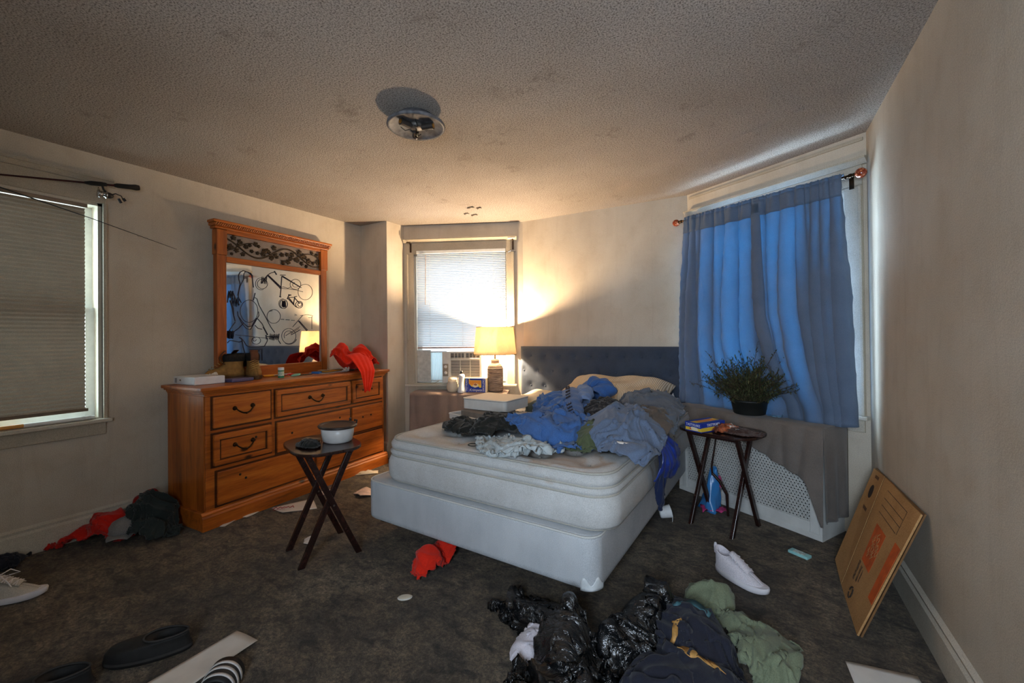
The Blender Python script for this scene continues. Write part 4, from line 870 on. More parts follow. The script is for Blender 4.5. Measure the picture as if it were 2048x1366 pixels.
o = thing('marker_pen', 'orange yellow tube lying before mirror beside the boots', 'tube', (-3.545, 2.07, ZT + 0.009), 1.35)
MB().tube([(-0.06, 0, 0), (0.055, 0, 0)], 0.009, 12).build('barrel', plain('pen_orange', rgb(236, 160, 40), 0.35), o); MB().tube([(0.055, 0, 0), (0.075, 0, 0)], 0.006, 10).build('tip', plain('pen_yellow', rgb(240, 214, 90), .35), o)
o = thing('squeeze_tube', 'white red and blue squeezed toothpaste tube by pill bottle', 'tube', (-3.495, 2.14, ZT), 1.2)
P = np.zeros((10, 9, 3))
for i in range(10):
    for j in range(9):
        a = 2 * PI * j / 8; tt = i / 9; P[i, j] = (-0.065 + 0.13 * tt, (0.020 - 0.004 * tt) * math.cos(a), 0.012 + (0.0015 + 0.0105 * tt) * math.sin(a))
tpm = Mat('tube_print', rgb(226, 226, 226), .35); tpm.color(tpm.ramp(tpm.noise(22, 2), [(0.40, rgb(60, 110, 170)), (0.47, rgb(228, 230, 232)), (0.56, rgb(228, 230, 232)), (0.6, rgb(206, 60, 50))])); MB().grid(P).build('body', tpm.m, o); MB().tube([(0.063, 0, 0.012), (0.083, 0, 0.012)], 0.0085, 12).build('cap', plain('cap_red', rgb(190, 60, 54), .4), o)
pb = thing('pill_bottle', 'white pill bottle with green bands on the dresser', 'bottle', (-3.36, 2.045, ZT))
MB().lathe([(0, 0), (0.0215, 0), (0.0225, .002), (0.0225, .062), (0.019, .068), (0, .069)], 24).build('body', WHITE, pb)
GB = plain('green_band', rgb(28, 128, 76), .4)
for za, zb in ((.002, .016), (.052, .062)): MB().lathe([(0.0228, za), (0.0228, zb)], 24).build('green_band', GB, pb)
MB().lathe([(0.0228, .018), (0.0228, .050)], 24).build('paper_label', plain('pill_label', rgb(196, 214, 190), .6, var=.25, scale=90), pb)
MB().lathe([(0.023, .064), (0.023, .082), (0.021, .084), (0, .084)], 24).build('cap', WHITE, pb)
o = thing('round_lid', 'pale teal round plastic lid leaning behind the pill bottle', 'lid', (-3.385, 2.19, ZT + 0.002))
MB().lathe([(0, 0), (0.036, 0), (0.038, .003), (0.037, .007), (0.03, .011), (0, .012)], 28, (0, 0, 0), Matrix.Rotation(0.18, 4, 'X') @ Matrix.Translation((0, 0, .004))).build('disc', plain('teal_lid', rgb(120, 186, 168), .4), o)
o = thing('dark_pencil', 'thin dark eyeliner pencil lying right of the teal lid', 'pencil', (-3.40, 2.29, ZT + 0.004), 1.45)
MB().tube([(-0.055, 0, 0), (0.05, 0, 0), (0.062, 0, 0)], [0.0038, 0.0038, 0.001], 8).build('shaft', BLACK, o)
o = thing('magazine', 'dark cover magazine with blue spine under the brown envelope', 'magazine', (-3.47, 2.56, ZT), 0.25)
MB().box(-0.085, 0.085, -0.14, 0.14, 0.0, 0.006).build('pages', PAPER, o); MB().box(-0.087, 0.087, -0.142, 0.142, 0.006, 0.0075).build('cover', plain('mag_dark', rgb(44, 38, 36), .35, var=.4, scale=20), o); MB().box(-0.05, 0.03, -0.150, -0.115, 0.0, 0.018).build('spine', plain('mag_blue', rgb(66, 120, 190), .4), o)
o = thing('brown_envelope', 'ochre padded envelope on top of the dark magazine', 'envelope', (-3.50, 2.60, ZT + 0.0085), 0.3)
P = sheet_mesh(0.15, 0.25, 0.0, 3); P[:, :, 2] += 0.012 * (1 - np.abs(np.linspace(-1, 1, 12)))[:, None] * (1 - np.abs(np.linspace(-1, 1, 12)))[None, :]
MB().grid(P).build('sleeve', plain('envelope_ochre', rgb(204, 150, 60), .7), o, solid=.003); MB().box(-0.06, 0.05, -0.09, -0.03, 0.012, 0.013).build('flap_label', CREAM, o)
o = thing('dark_folder', 'black folder lying between magazine and red shirt', 'folder', (-3.52, 2.72, ZT), 0.1)
MB().box(-0.11, 0.10, -0.11, 0.10, 0, 0.006).build('cover', BLACK, o, bevel=.002); MB().box(-0.105, 0.102, -0.106, 0.102, 0.006, 0.010).build('pages', plain('folder_grey', rgb(60, 56, 54), .6), o)
o = thing('receipt_wad', 'crumpled greyish receipt in front of the red shirt', 'paper', (-3.30, 2.615, ZT))
MB().grid(np.array([[(0.05 * (i / 7 - .5) + .01 * math.sin(j * 2.1), 0.06 * (j / 7 - .5), 0.002 + 0.055 * (i / 7) * (0.6 + .4 * math.sin(i * 2.3 + j * 1.7))) for j in range(8)] for i in range(8)]), False).build('sheet', plain('receipt', rgb(190, 176, 166), .8), o, solid=.001)
# ------------------------------------------------------------------ cloth engine (position based, plain numpy)
def relax(P, sup, stretch=1.3, steps=70, its=4, bend=0.25, seed=0, thick=0.006, edge_k=0.25, grav=0.0016, fric=0.6, jitter=0.012, lift=0.0):
    """grid cloth starts packed into its outline, so it buckles into folds over the support height sup(x, y)"""
    rs = np.random.RandomState(seed); P = P.copy(); n, m = P.shape[:2]
    T = P[:, :, :2].copy()
    def rest(a, b): return np.linalg.norm(a - b, axis=-1) * stretch
    Q = P.copy(); Q[:, :, 2] = 0
    # smooth random bumps start the buckling
    g = np.zeros((n, m))
    for f in (2, 3, 5, 7):
        ph = rs.rand(4) * 6.28; xx = np.linspace(0, 1, n)[:, None]; yy = np.linspace(0, 1, m)[None, :]
        g += np.sin(2 * PI * f * (xx * math.cos(ph[0]) + yy * math.sin(ph[0])) + ph[1]) / f ** 0.6
    P[:, :, 2] = sup(P[:, :, 0], P[:, :, 1]) + thick + 0.01 + lift + jitter * g * 0.6 + 0.003 * rs.rand(n, m)
    C = []
    def addc(A, Bv, k): C.append((A, Bv, rest(Q[A], Q[Bv]), k))
    for p in (0, 1):
        e = (m - p) // 2 * 2
        addc((slice(None), slice(p, p + e, 2)), (slice(None), slice(p + 1, p + e, 2)), 1.0)
        e = (n - p) // 2 * 2
        addc((slice(p, p + e, 2), slice(None)), (slice(p + 1, p + e, 2), slice(None)), 1.0)
        addc((slice(p, p + e, 2), slice(0, m - 1)), (slice(p + 1, p + e, 2), slice(1, m)), 0.5)
        addc((slice(p, p + e, 2), slice(1, m)), (slice(p + 1, p + e, 2), slice(0, m - 1)), 0.5)
    for d in (2, 4):
        for p in range(d):
            idx = [j for j in range(m - d) if (j % (2 * d)) == p]; 
            if idx: i0 = np.array(idx); addc((slice(None), i0), (slice(None), i0 + d), bend)
            idx = [j for j in range(n - d) if (j % (2 * d)) == p]
            if idx: i0 = np.array(idx); addc((i0, slice(None)), (i0 + d, slice(None)), bend)
    V = np.zeros_like(P)
    for s in range(steps):
        O = P.copy(); V *= 0.90; V[:, :, 2] -= grav; P = P + V
        for _ in range(its):
            for A, Bv, L, k in C:
                a, b = P[A], P[Bv]; d = b - a; l = np.linalg.norm(d, axis=-1) + 1e-9
                c = (d * ((l - L) / l * 0.5 * k)[..., None]); P[A] = a + c; P[Bv] = b - c
            if edge_k:
                for sl in ((0, slice(None)), (-1, slice(None)), (slice(None), 0), (slice(None), -1)):
                    P[sl][:, :2] += (T[sl] - P[sl][:, :2]) * edge_k
            h = sup(P[:, :, 0], P[:, :, 1]) + thick
            pen = P[:, :, 2] < h
            P[:, :, 2] = np.where(pen, h, P[:, :, 2])
            P[:, :, :2] = np.where(pen[..., None], P[:, :, :2] + (O[:, :, :2] - P[:, :, :2]) * fric, P[:, :, :2])
        V = np.clip(P - O, -0.02, 0.02)
    return P
def outline_grid(poly, n=44):
    """map a square grid into a closed outline (concentric squares to scaled outlines)"""
    pts = np.array(poly, float); c = pts.mean(0); seg = np.vstack([pts, pts[:1]])
    L = np.r_[0, np.cumsum(np.linalg.norm(np.diff(seg, axis=0), axis=1))]
    # smooth the outline a little
    def at(t):
        t = (t % 1.0) * L[-1]; k = np.clip(np.searchsorted(L, t, 'right') - 1, 0, len(pts) - 1); f = (t - L[k]) / (L[k + 1] - L[k])
        return seg[k] * (1 - f)[..., None] + seg[k + 1] * f[..., None]
    u = np.linspace(-1, 1, n); X, Y = np.meshgrid(u, u, indexing='ij'); r = np.maximum(np.abs(X), np.abs(Y))
    t = (np.arctan2(Y, X) / (2 * PI)) % 1.0
    Q = np.zeros((n, n, 3)); Q[:, :, :2] = c + (at(t) - c) * r[..., None]
    return Q
def ell(cx, cy, rx, ry, rot=0, n=20, wob=0.0, seed=0):
    rs = np.random.RandomState(seed); c, s = math.cos(rot), math.sin(rot); out = []
    for k in range(n):
        a = 2 * PI * k / n; w = 1 + wob * rs.randn(); x, y = rx * math.cos(a) * w, ry * math.sin(a) * w
        out.append((cx + x * c - y * s, cy + x * s + y * c))
    return out
def dome(base, blobs):
    """height of what lies underneath: flat base plus ellipsoidal heaps (cx, cy, rx, ry, h, rot)"""
    def f(x, y):
        h = np.full(np.shape(x), base, float)
        for cx, cy, rx, ry, hh, rot in blobs:
            c, s = math.cos(rot), math.sin(rot); X = (x - cx) * c + (y - cy) * s; Y = -(x - cx) * s + (y - cy) * c
            q = np.clip(1 - (X / rx) ** 2 - (Y / ry) ** 2, 0, None); h = np.maximum(h, base + hh * np.sqrt(q))
        return h
    return f
def garment(name, label, cat, poly, m, base, blobs=(), n=44, thick=0.005, solid=0.004, sub=0, group=None, part='cloth', wr=.030, ws=4.6, **k):
    sup = dome(base, blobs); P = relax(outline_grid(poly, n), sup, **k)
    P = refine(P); P = wrinkle(P, wr, ws, k.get('seed', 0), base + .003)
    c = P[:, :, :2].reshape(-1, 2).mean(0)
    t = thing(name, label, cat, (float(c[0]), float(c[1]), base), 0, group)
    P[:, :, 0] -= c[0]; P[:, :, 1] -= c[1]; P[:, :, 2] -= base
    MB().grid(P).build(part, m, t, solid=solid, subsurf=sub, off=0)
    t['_c'] = (float(c[0]), float(c[1]), base); del t['_c']
    return t, P, c

# ------------------------------------------------------------------ bed
BR = math.radians(-3.0)
def bedp(x, y, z=0): v = Matrix.Rotation(BR, 3, 'Z') @ Vector((x, y, z)); return (v.x - 1.37, v.y + 1.80, z)
def rrect(x0, x1, y0, y1, r, n=10):
    out = []
    for cx, cy, a0 in ((x1 - r, y1 - r, 0), (x0 + r, y1 - r, PI / 2), (x0 + r, y0 + r, PI), (x1 - r, y0 + r, 1.5 * PI)):
        for k in range(n + 1): a = a0 + PI / 2 * k / n; out.append((cx + r * math.cos(a), cy + r * math.sin(a)))
    # densify the straight sides
    res = []
    for (a, b), (c, d) in zip(out, out[1:] + out[:1]):
        k = max(1, int(math.hypot(c - a, d - b) / 0.05))
        for i in range(k): res.append((a + (c - a) * i / k, b + (d - b) * i / k))
    return res
def stack(rings):
    n = len(rings[0]); m = MB(); vs = [v for r in rings for v in r]
    fs = [(i * n + j, i * n + (j + 1) % n, (i + 1) * n + (j + 1) % n, (i + 1) * n + j) for i in range(len(rings) - 1) for j in range(n)]
    m.add(vs, fs, True); m.add(rings[0], [tuple(range(n))[::-1]]); return m
def inset_ring(x0, x1, y0, y1, r, i, z):
    R = rrect(x0, x1, y0, y1, r); cx, cy = (x0 + x1) / 2, (y0 + y1) / 2; hx, hy = (x1 - x0) / 2, (y1 - y0) / 2
    return [(cx + (x - cx) * (hx - i) / hx, cy + (y - cy) * (hy - i) / hy, z) for x, y in R]
bf = thing('metal_bedstead', 'dark metal bed frame under the box spring', 'bed frame', (-1.37, 1.80, 0), BR)
STEEL = plain('steel_dark', rgb(44, 44, 48), 0.4, 0.8)
for (x, y) in ((-0.60, 0.32), (0.60, 0.32), (-0.60, 1.75), (0.60, 1.75), (0.0, 1.0)):
    l = MB().box(x - 0.018, x + 0.018, y - 0.018, y + 0.018, 0.03, 0.112).build('leg', STEEL, bf); MB().lathe([(0, 0.0), (0.028, 0.0), (0.028, 0.02), (0.02, 0.035), (0, .035)], 16, (x, y, 0)).build('foot', BLACK, l)
MB().box(-0.70, -0.665, 0.06, 2.04, 0.112, 0.145).build('rail', STEEL, bf); MB().box(0.665, 0.70, 0.06, 2.04, 0.112, 0.145).build('rail', STEEL, bf)
for y in (0.32, 1.0, 1.75): MB().box(-0.69, 0.69, y - 0.02, y + 0.02, 0.112, 0.145).build('cross_bar', STEEL, bf)
bs = thing('box_spring', 'pale grey fabric box spring under the mattress', 'box spring', (-1.37, 1.80, 0.147), BR)
bsm = Mat('box_spring_ticking', rgb(196, 200, 204), 0.85, 0, .15); _v = bsm.coord(); _n = bsm.noise(420, 2, .6, _v); _s = bsm.noise(5, 4, .6, bsm.coord((1, 1, .5)))
bsm.color(bsm.mix(.4, bsm.ramp(_s, [(0.3, rgb(158, 164, 170)), (0.65, rgb(190, 194, 198))]), bsm.ramp(_n, [(0.35, rgb(140, 142, 148)), (0.65, rgb(226, 228, 230))]))); bsm.bump(_n, .3, .002)
a = (-0.765, 0.765, 0.0, 2.03, 0.075)
rings = [inset_ring(*a, 0.012, 0.0), inset_ring(*a, 0.002, 0.010), inset_ring(*a, 0.0, 0.03), inset_ring(*a, 0.0, 0.12), inset_ring(*a, 0.0, 0.215), inset_ring(*a, 0.006, 0.232), inset_ring(*a, 0.02, 0.238), inset_ring(*a, 0.30, 0.238), inset_ring(*a, 0.60, 0.238)]
mm = stack(rings); mm.add(rings[-1], [tuple(range(len(rings[-1])))]); mm.build('body', bsm.m, bs)
pip = fabric('piping_white', rgb(206, 206, 202), .08)
rg = inset_ring(*a, 0.004, 0.232); MB().tube(rg + rg[:2], 0.005, 6, False).build('piping', pip, bs)
gm = MB()
for sx, sy in ((1, 0),):
    P = np.zeros((14, 5, 3)); R_ = 0.075
    for i in range(14):
        an = (1.5 * PI if sx > 0 else PI) + PI / 2 * i / 13
        for j in range(5):
            P[i, j] = ((0.765 - R_) * sx + (R_ + 0.003) * math.cos(an), R_ + (R_ + 0.003) * math.sin(an), 0.001 + 0.060 * j / 4 * (0.7 + 0.3 * math.sin(i * .9)))
    MB().grid(P).build('corner_guard', plain('guard_plastic', rgb(210, 214, 216), .35), bs, solid=.002)
mt = thing('mattress', 'white stained pillow top mattress on the box spring', 'mattress', bedp(0.08, 0.035, 0.388), BR)
mtm = Mat('mattress_damask', rgb(206, 206, 206), 0.85, 0, .15); _v = mtm.coord(); _n = mtm.noise(300, 3, .6, _v); _s = mtm.noise(4, 5, .65, _v); _q = mtm.noise(26, 2, .5, _v, 1.2)
_col = mtm.mix(.3, mtm.ramp(_s, [(0.3, rgb(176, 175, 172)), (0.65, rgb(204, 204, 203))]), mtm.ramp(_n, [(0.35, rgb(142, 141, 140)), (0.65, rgb(232, 232, 232))]))
_st = mtm.node('ShaderNodeTexGradient', gradient_type='SPHERICAL')
def stain(cx, cy, cz, rx, ry, col, amt):
    global _col
    g = mtm.node('ShaderNodeTexGradient', gradient_type='SPHERICAL'); mp = mtm.node('ShaderNodeMapping'); tc = mtm.node('ShaderNodeTexCoord'); add = mtm.node('ShaderNodeVectorMath', operation='ADD'); sc_ = mtm.node('ShaderNodeVectorMath', operation='SCALE'); nz = mtm.node('ShaderNodeTexNoise')
    nz.inputs['Scale'].default_value = 9; nz.inputs['Detail'].default_value = 6
    mp.inputs['Location'].default_value = (-cx / rx, -cy / ry, -cz / .3); mp.inputs['Scale'].default_value = (1 / rx, 1 / ry, 1 / .3)
    mtm.L.new(tc.outputs['Object'], mp.inputs['Vector']); mtm.L.new(tc.outputs['Object'], nz.inputs['Vector']); sc_.inputs['Scale'].default_value = 0.9
    sb_ = mtm.node('ShaderNodeVectorMath', operation='SUBTRACT'); sb_.inputs[1].default_value = (.5, .5, .5); mtm.L.new(nz.outputs['Color'], sb_.inputs[0]); mtm.L.new(sb_.outputs[0], sc_.inputs[0]); mtm.L.new(mp.outputs[0], add.inputs[0]); mtm.L.new(sc_.outputs[0], add.inputs[1]); mtm.L.new(add.outputs[0], g.inputs['Vector'])
    ring = mtm.ramp(g.outputs['Fac'], [(0.0, (0, 0, 0)), (0.12, (amt, amt, amt)), (0.2, (amt * .35,) * 3), (0.5, (amt * .25,) * 3), (0.62, (amt * .9,) * 3), (1.0, (amt * .4,) * 3)])
    _col = mtm.mix(ring, _col, col)
stain(0.42, 0.22, 0.26, 0.26, 0.20, rgb(170, 138, 104), 0.55); stain(0.22, 0.30, 0.26, 0.18, 0.14, rgb(178, 150, 118), 0.4); stain(0.76, 1.05, 0.2, 0.2, 0.22, rgb(96, 74, 52), 0.8); stain(0.76, 0.80, .2, .1, .2, rgb(120, 96, 70), 0.6)
mtm.color(_col); _h = mtm.node('ShaderNodeMath', operation='ADD'); mtm.L.new(_n, _h.inputs[0]); mtm.L.new(_q, _h.inputs[1]); mtm.bump(_h.outputs[0], .35, .006)
a = (-0.745, 0.745, 0.0, 1.99, 0.13)
prof = [(0.030, 0.008), (0.008, 0.014), (0.0, 0.03), (-0.004, 0.08), (-0.002, 0.12), (0.008, 0.150), (0.018, 0.157), (0.006, 0.168), (0.004, 0.180), (0.014, 0.190), (0.022, 0.196), (0.010, 0.205), (0.008, 0.226), (0.018, 0.243), (0.034, 0.254)]
rings = [inset_ring(*a, i, z) for i, z in prof]
tuf = [(x, y) for x in (-0.56, -0.28, 0.0, 0.28, 0.56) for y in (0.20, 0.48, 0.76, 1.04, 1.32, 1.60, 1.86)] + [(x, y) for x in (-0.42, -0.14, 0.14, 0.42) for y in (0.34, 0.62, 0.90, 1.18, 1.46, 1.74)]
top = []
for i in np.arange(0.055, 0.74, 0.022):
    R = []
    for (x, y, z) in inset_ring(*a, i, 0.258):
        d = 0
        for tx, ty in tuf: q = (x - tx) ** 2 + (y - ty) ** 2; d += 0.024 * math.exp(-q / 0.0016) + 0.020 * math.exp(-q / 0.010)
        R.append((x, y, z + 0.008 - d + 0.004 * math.sin(x * 9 + y * 7)))
    top.append(R)
mm = stack(rings + top); mm.add(top[-1], [tuple(range(len(top[-1])))]); mm.build('body', mtm.m, mt)
pg = fabric('piping_greige', rgb(176, 172, 162), .08)
for i, z in ((0.022, 0.010), (0.018, 0.157), (0.022, 0.196), (0.030, 0.254)):
    rg = inset_ring(*a, i - 0.004, z); MB().tube(rg + rg[:2], 0.0062, 6, False).build('piping', pg, mt)
tb = MB()
for tx, ty in tuf: tb.ball((tx, ty, 0.236), 0.007, 5, 1, 1, .5)
tb.build('tuft_stitch', pg, mt)

hb = thing('headboard', 'charcoal blue button tufted headboard against the back wall', 'headboard', (-1.345, 3.985, 0), math.atan2(0.013, 1.654))
HBM = fabric('headboard_linen', rgb(62, 72, 88), .14, 420, bump=.4)
nx, nz = 108, 46; P = np.zeros((nz, nx, 3)); bt = []
for r in range(4):
    for k in range(11): 
        x = -0.81 + 0.081 + k * 0.162 + (0.081 if r % 2 else 0) - (0.04); bt.append((x, 0.60 + r * 0.155))
bt = [(x, z) for x, z in bt if abs(x) < 0.78]
for i in range(nz):
    for j in range(nx):
        x = -0.81 + 1.62 * j / (nx - 1); z = 0.42 + 0.74 * i / (nz - 1)
        d = sum(0.016 * math.exp(-((x - bx) ** 2 + (z - bz) ** 2) / 0.0011) for bx, bz in bt)
        e = min(j, nx - 1 - j, i, nz - 1 - i); y = -0.075 + d + (0.02 if e == 0 else 0.005 if e == 1 else 0)
        P[i, j] = (x, y, z)
MB().grid(P).build('upholstery', HBM, hb)
MB().box(-0.81, 0.81, -0.056, -0.005, 0.35, 1.16).build('panel', HBM, hb, bevel=.006)
b_ = MB()
for x, z in bt: b_.ball((x, -0.062, z), 0.010, 6, 1, .6, 1)
b_.build('button', HBM, hb)
for x in (-0.68, 0.68): MB().box(x - 0.03, x + 0.03, -0.045, -0.015, 0.0, 0.36).build('leg', STEEL, hb)

# ------------------------------------------------------------------ things lying on the bed
BT = 0.652
def pillow(label, cx, cy, z, w, d, h, rz, tilt, m, seed):
    t = thing('pillow', label, 'pillow', (cx, cy, z), rz)
    n = 36; P = np.zeros((n, n, 3)); Q = np.zeros((n, n, 3)); rs = np.random.RandomState(seed); ph = rs.rand(6) * 6
    R = Matrix.Rotation(tilt, 3, 'X')
    for i in range(n):
        for j in range(n):
            u, v = 2 * i / (n - 1) - 1, 2 * j / (n - 1) - 1
            k = max(0, (1 - u ** 4)) ** .5 * max(0, (1 - v ** 4)) ** .5
            pin = 1 - 0.05 * (1 - abs(u) ** 2) * abs(v) ** 3
            wr = 0.010 * math.sin(u * 5 + v * 4 + ph[0]) * k + 0.006 * math.sin(u * 11 - v * 7 + ph[1]) * k
            p = Vector((u * w / 2 * (1 - .05 * (1 - v * v) * abs(u) ** 3), v * d / 2 * pin, h / 2 * k + wr)); q = Vector((p.x, p.y, -h / 2 * k * .8))
            p, q = R @ p, R @ q
            P[i, j] = p; Q[i, j] = q
    zmin = min(P[:, :, 2].min(), Q[:, :, 2].min()); P[:, :, 2] -= zmin; Q[:, :, 2] -= zmin
    MB().grid(P).grid(Q).build('pillow_case', m, t)
    return t
PSTR = Mat('pillow_striped', rgb(214, 196, 168), .9, 0, .1); _w = PSTR.node('ShaderNodeTexWave', wave_type='BANDS', bands_direction='X'); _w.inputs['Scale'].default_value = 26; _w.inputs['Distortion'].default_value = 1.2; PSTR.L.new(PSTR.coord((1, .25, 1)), _w.inputs['Vector']); PSTR.color(PSTR.ramp(_w.outputs['Fac'], [(0.25, rgb(170, 148, 118)), (0.6, rgb(226, 210, 184))])); PSTR.bump(_w.outputs['Fac'], .4, .004)
pillow('cream striped pillow leaning against the tufted headboard', -1.03, 3.46, BT, 0.90, 0.50, 0.23, -0.06, 0.28, PSTR.m, 1)
pillow('flat cream pillow peeking out behind the white carton', -1.62, 3.52, BT, 0.62, 0.44, 0.10, 0.05, 0.05, fabric('pillow_cream', rgb(222, 208, 180), .08), 2)
garment('bed_sheet', 'rumpled white sheet along the right mattress edge near pillow', 'sheet', [(-0.70, 2.62), (-0.535, 2.60), (-0.52, 3.0), (-0.50, 3.5), (-0.60, 3.72), (-0.74, 3.5), (-0.76, 3.0)], fabric('sheet_white', rgb(206, 206, 208), .08), BT, [(-0.62, 3.1, .07, .45, .035, 0)], n=34, stretch=1.25, seed=4)
cb = thing('white_carton', 'white shallow carton with lid stacked on the bed', 'box', (-1.775, 2.80, 0.7165), -0.05)
CART = plain('carton_white', rgb(206, 202, 196), .6, var=.04)
MB().prism(rrect(-0.185, 0.215, -0.175, 0.165, 0.03, 5), 0.0, 0.074, 'xy').build('tray', CART, cb, bevel=.002)
MB().prism(rrect(-0.188, 0.218, -0.178, 0.168, 0.03, 5), 0.074, 0.082, 'xy').build('lid', plain('carton_lid', rgb(222, 214, 200), .5, var=.03), cb, bevel=.002)
MB().prism(rrect(-0.187, 0.217, -0.177, 0.167, 0.03, 5), 0.0715, 0.0745, 'xy').build('seam', plain('carton_seam', rgb(110, 104, 100), .7), cb)
cl = thing('white_tray', 'thin white carton lid lying under the white carton', 'box', (-1.80, 2.66, BT + 0.004), -0.30)
MB().prism(rrect(-0.17, 0.21, -0.19, 0.17, 0.02, 5), 0.0, 0.012, 'xy').build('base', CART, cl)
m = MB(); R = rrect(-0.17, 0.21, -0.19, 0.17, 0.02, 5); m.tube([(x, y, 0.034) for x, y in R + R[:1]], 0.006, 6, False)
P = np.array([[(x, y, z) for x, y in R + R[:1]] for z in (0.0, 0.036)]); m.grid(P, False); m.build('rim', CART, cl, solid=.003)
MB().prism(rrect(-0.12, 0.20, -0.12, 0.17, 0.02, 5), 0.012, 0.057, 'xy').build('insert', plain('carton_insert', rgb(120, 112, 104), .8), cl)
o = thing('paper_bag', 'small beige folded paper between black top and blue hoodie', 'paper', (-1.53, 2.79, BT), 0.1)
MB().box(-0.075, 0.075, -0.05, 0.05, 0.0, 0.040).build('packet', plain('packet_beige', rgb(206, 190, 174), .8), o, bevel=.006)
MB().grid(np.array([[(-0.075 + 0.15 * i / 5, -0.052 - .01 * math.sin(i), 0.0 + 0.048 * j / 4) for j in range(5)] for i in range(6)])).build('fold', plain('packet_fold', rgb(214, 198, 184), .8), o, solid=.001)
o = thing('hair_tie', 'thin black hair tie ring on the bare mattress', 'hair tie', (-1.395, 1.965, BT + 0.003))
MB().tube([(0.030 * math.cos(a_), 0.026 * math.sin(a_), 0) for a_ in np.linspace(0, 2 * PI, 30)], 0.0026, 6, False).build('ring', BLACKF, o)

garment('black_sweater', 'crumpled black knitted sweater at the left of bed pile', 'clothes', [(-1.86, 2.28), (-1.75, 2.16), (-1.55, 2.09), (-1.36, 2.10), (-1.29, 2.22), (-1.33, 2.46), (-1.45, 2.54), (-1.62, 2.45), (-1.80, 2.38)], fabric('knit_black', rgb(38, 38, 35), .3, 220), BT, [(-1.42, 2.28, .15, .20, .105, .2), (-1.66, 2.26, .16, .12, .055, 0)], n=44, stretch=1.42, seed=2, bend=.12, edge_k=.2)
garment('light_jeans', 'washed out pale jeans bunched in front of blue hoodie', 'clothes', [(-1.42, 2.04), (-1.36, 1.94), (-1.26, 1.84), (-1.17, 1.78), (-1.10, 1.83), (-1.00, 1.92), (-0.90, 2.06), (-0.93, 2.2), (-1.10, 2.22), (-1.30, 2.2)], fabric('denim_pale', rgb(176, 184, 186), .16, 300), BT, [(-1.12, 1.98, .18, .13, .035, .3)], n=44, stretch=1.42, seed=5, bend=.1)
HOOD = fabric('fleece_denim_blue', rgb(66, 102, 158), .16, 240)
hoodie, HP, HC_ = garment('hoodie', 'big denim blue hoodie with dark sleeve lettering on bed', 'clothes', [(-1.40, 2.42), (-1.33, 2.24), (-1.18, 2.12), (-1.00, 2.05), (-0.85, 2.04), (-0.72, 2.18), (-0.76, 2.36), (-0.92, 2.55), (-1.0, 2.9), (-1.12, 3.08), (-1.30, 3.12), (-1.45, 3.0), (-1.44, 2.7)], HOOD, BT,
    [(-1.08, 2.33, .33, .24, .13, .25), (-1.28, 2.90, .16, .25, .17, 0), (-1.12, 2.62, .20, .30, .15, 0)], n=60, stretch=1.32, seed=9, bend=.22, edge_k=.18, wr=.048, ws=4.2)
def tube_sleeve(name, pts, rad, m, parent, c, seed, flat=.55, n=22):
    rs = np.random.RandomState(seed); ph = rs.rand(6) * 6; rings = []
    pts = [Vector(p) for p in pts]; 
    # resample with Catmull-Rom
    def cr(t):
        k = min(int(t), len(pts) - 2); f = t - k; p0, p1, p2, p3 = pts[max(0, k - 1)], pts[k], pts[k + 1], pts[min(len(pts) - 1, k + 2)]
        return 0.5 * ((2 * p1) + (p2 - p0) * f + (2 * p0 - 5 * p1 + 4 * p2 - p3) * f * f + (3 * p1 - p0 - 3 * p2 + p3) * f ** 3)
    N = 46; C = [cr((len(pts) - 1) * i / (N - 1) * .9999) for i in range(N)]
    P = np.zeros((N, n + 1, 3))
    for i in range(N):
        t = (C[min(i + 1, N - 1)] - C[max(i - 1, 0)]).normalized(); a_ = t.cross(Vector((0, 0, 1)))
        a_ = a_.normalized() if a_.length > .1 else Vector((1, 0, 0)); b_ = a_.cross(t)
        r = np.interp(i / (N - 1), np.linspace(0, 1, len(rad)), rad)
        for j in range(n + 1):
            th = 2 * PI * j / n; k = 1 + .09 * math.sin(th * 3 + i * .5 + ph[0]) + .07 * math.sin(i * 1.05 + ph[1] + math.sin(th + ph[2]) * 2)
            P[i, j] = C[i] + (a_ * math.cos(th) + b_ * math.sin(th) * flat) * r * k - Vector(c)
    return MB().grid(P).build(name, m, parent, solid=.004, off=0)
hc3 = (float(HC_[0]), float(HC_[1]), BT)
tube_sleeve('sleeve', [(-1.22, 3.02, 0.84), (-1.12, 2.78, 0.845), (-1.01, 2.52, 0.80), (-0.92, 2.36, 0.745)], [.055, .065, .06, .05], HOOD, hoodie, hc3, 1)
tube_sleeve('sleeve', [(-1.18, 3.12, 0.82), (-1.06, 3.10, 0.88), (-0.98, 3.05, 0.86), (-1.02, 2.94, 0.83)], [.06, .10, .09, .06], fabric('fleece_lining', rgb(58, 96, 156), .16, 240), hoodie, hc3, 2, .7)
tube_sleeve('hood_roll', [(-1.13, 3.02, 0.86), (-1.05, 2.86, 0.86), (-1.0, 2.7, 0.815)], [.045, .055, .04], fabric('fleece_light', rgb(102, 126, 166), .16, 240), hoodie, hc3, 3, .8)
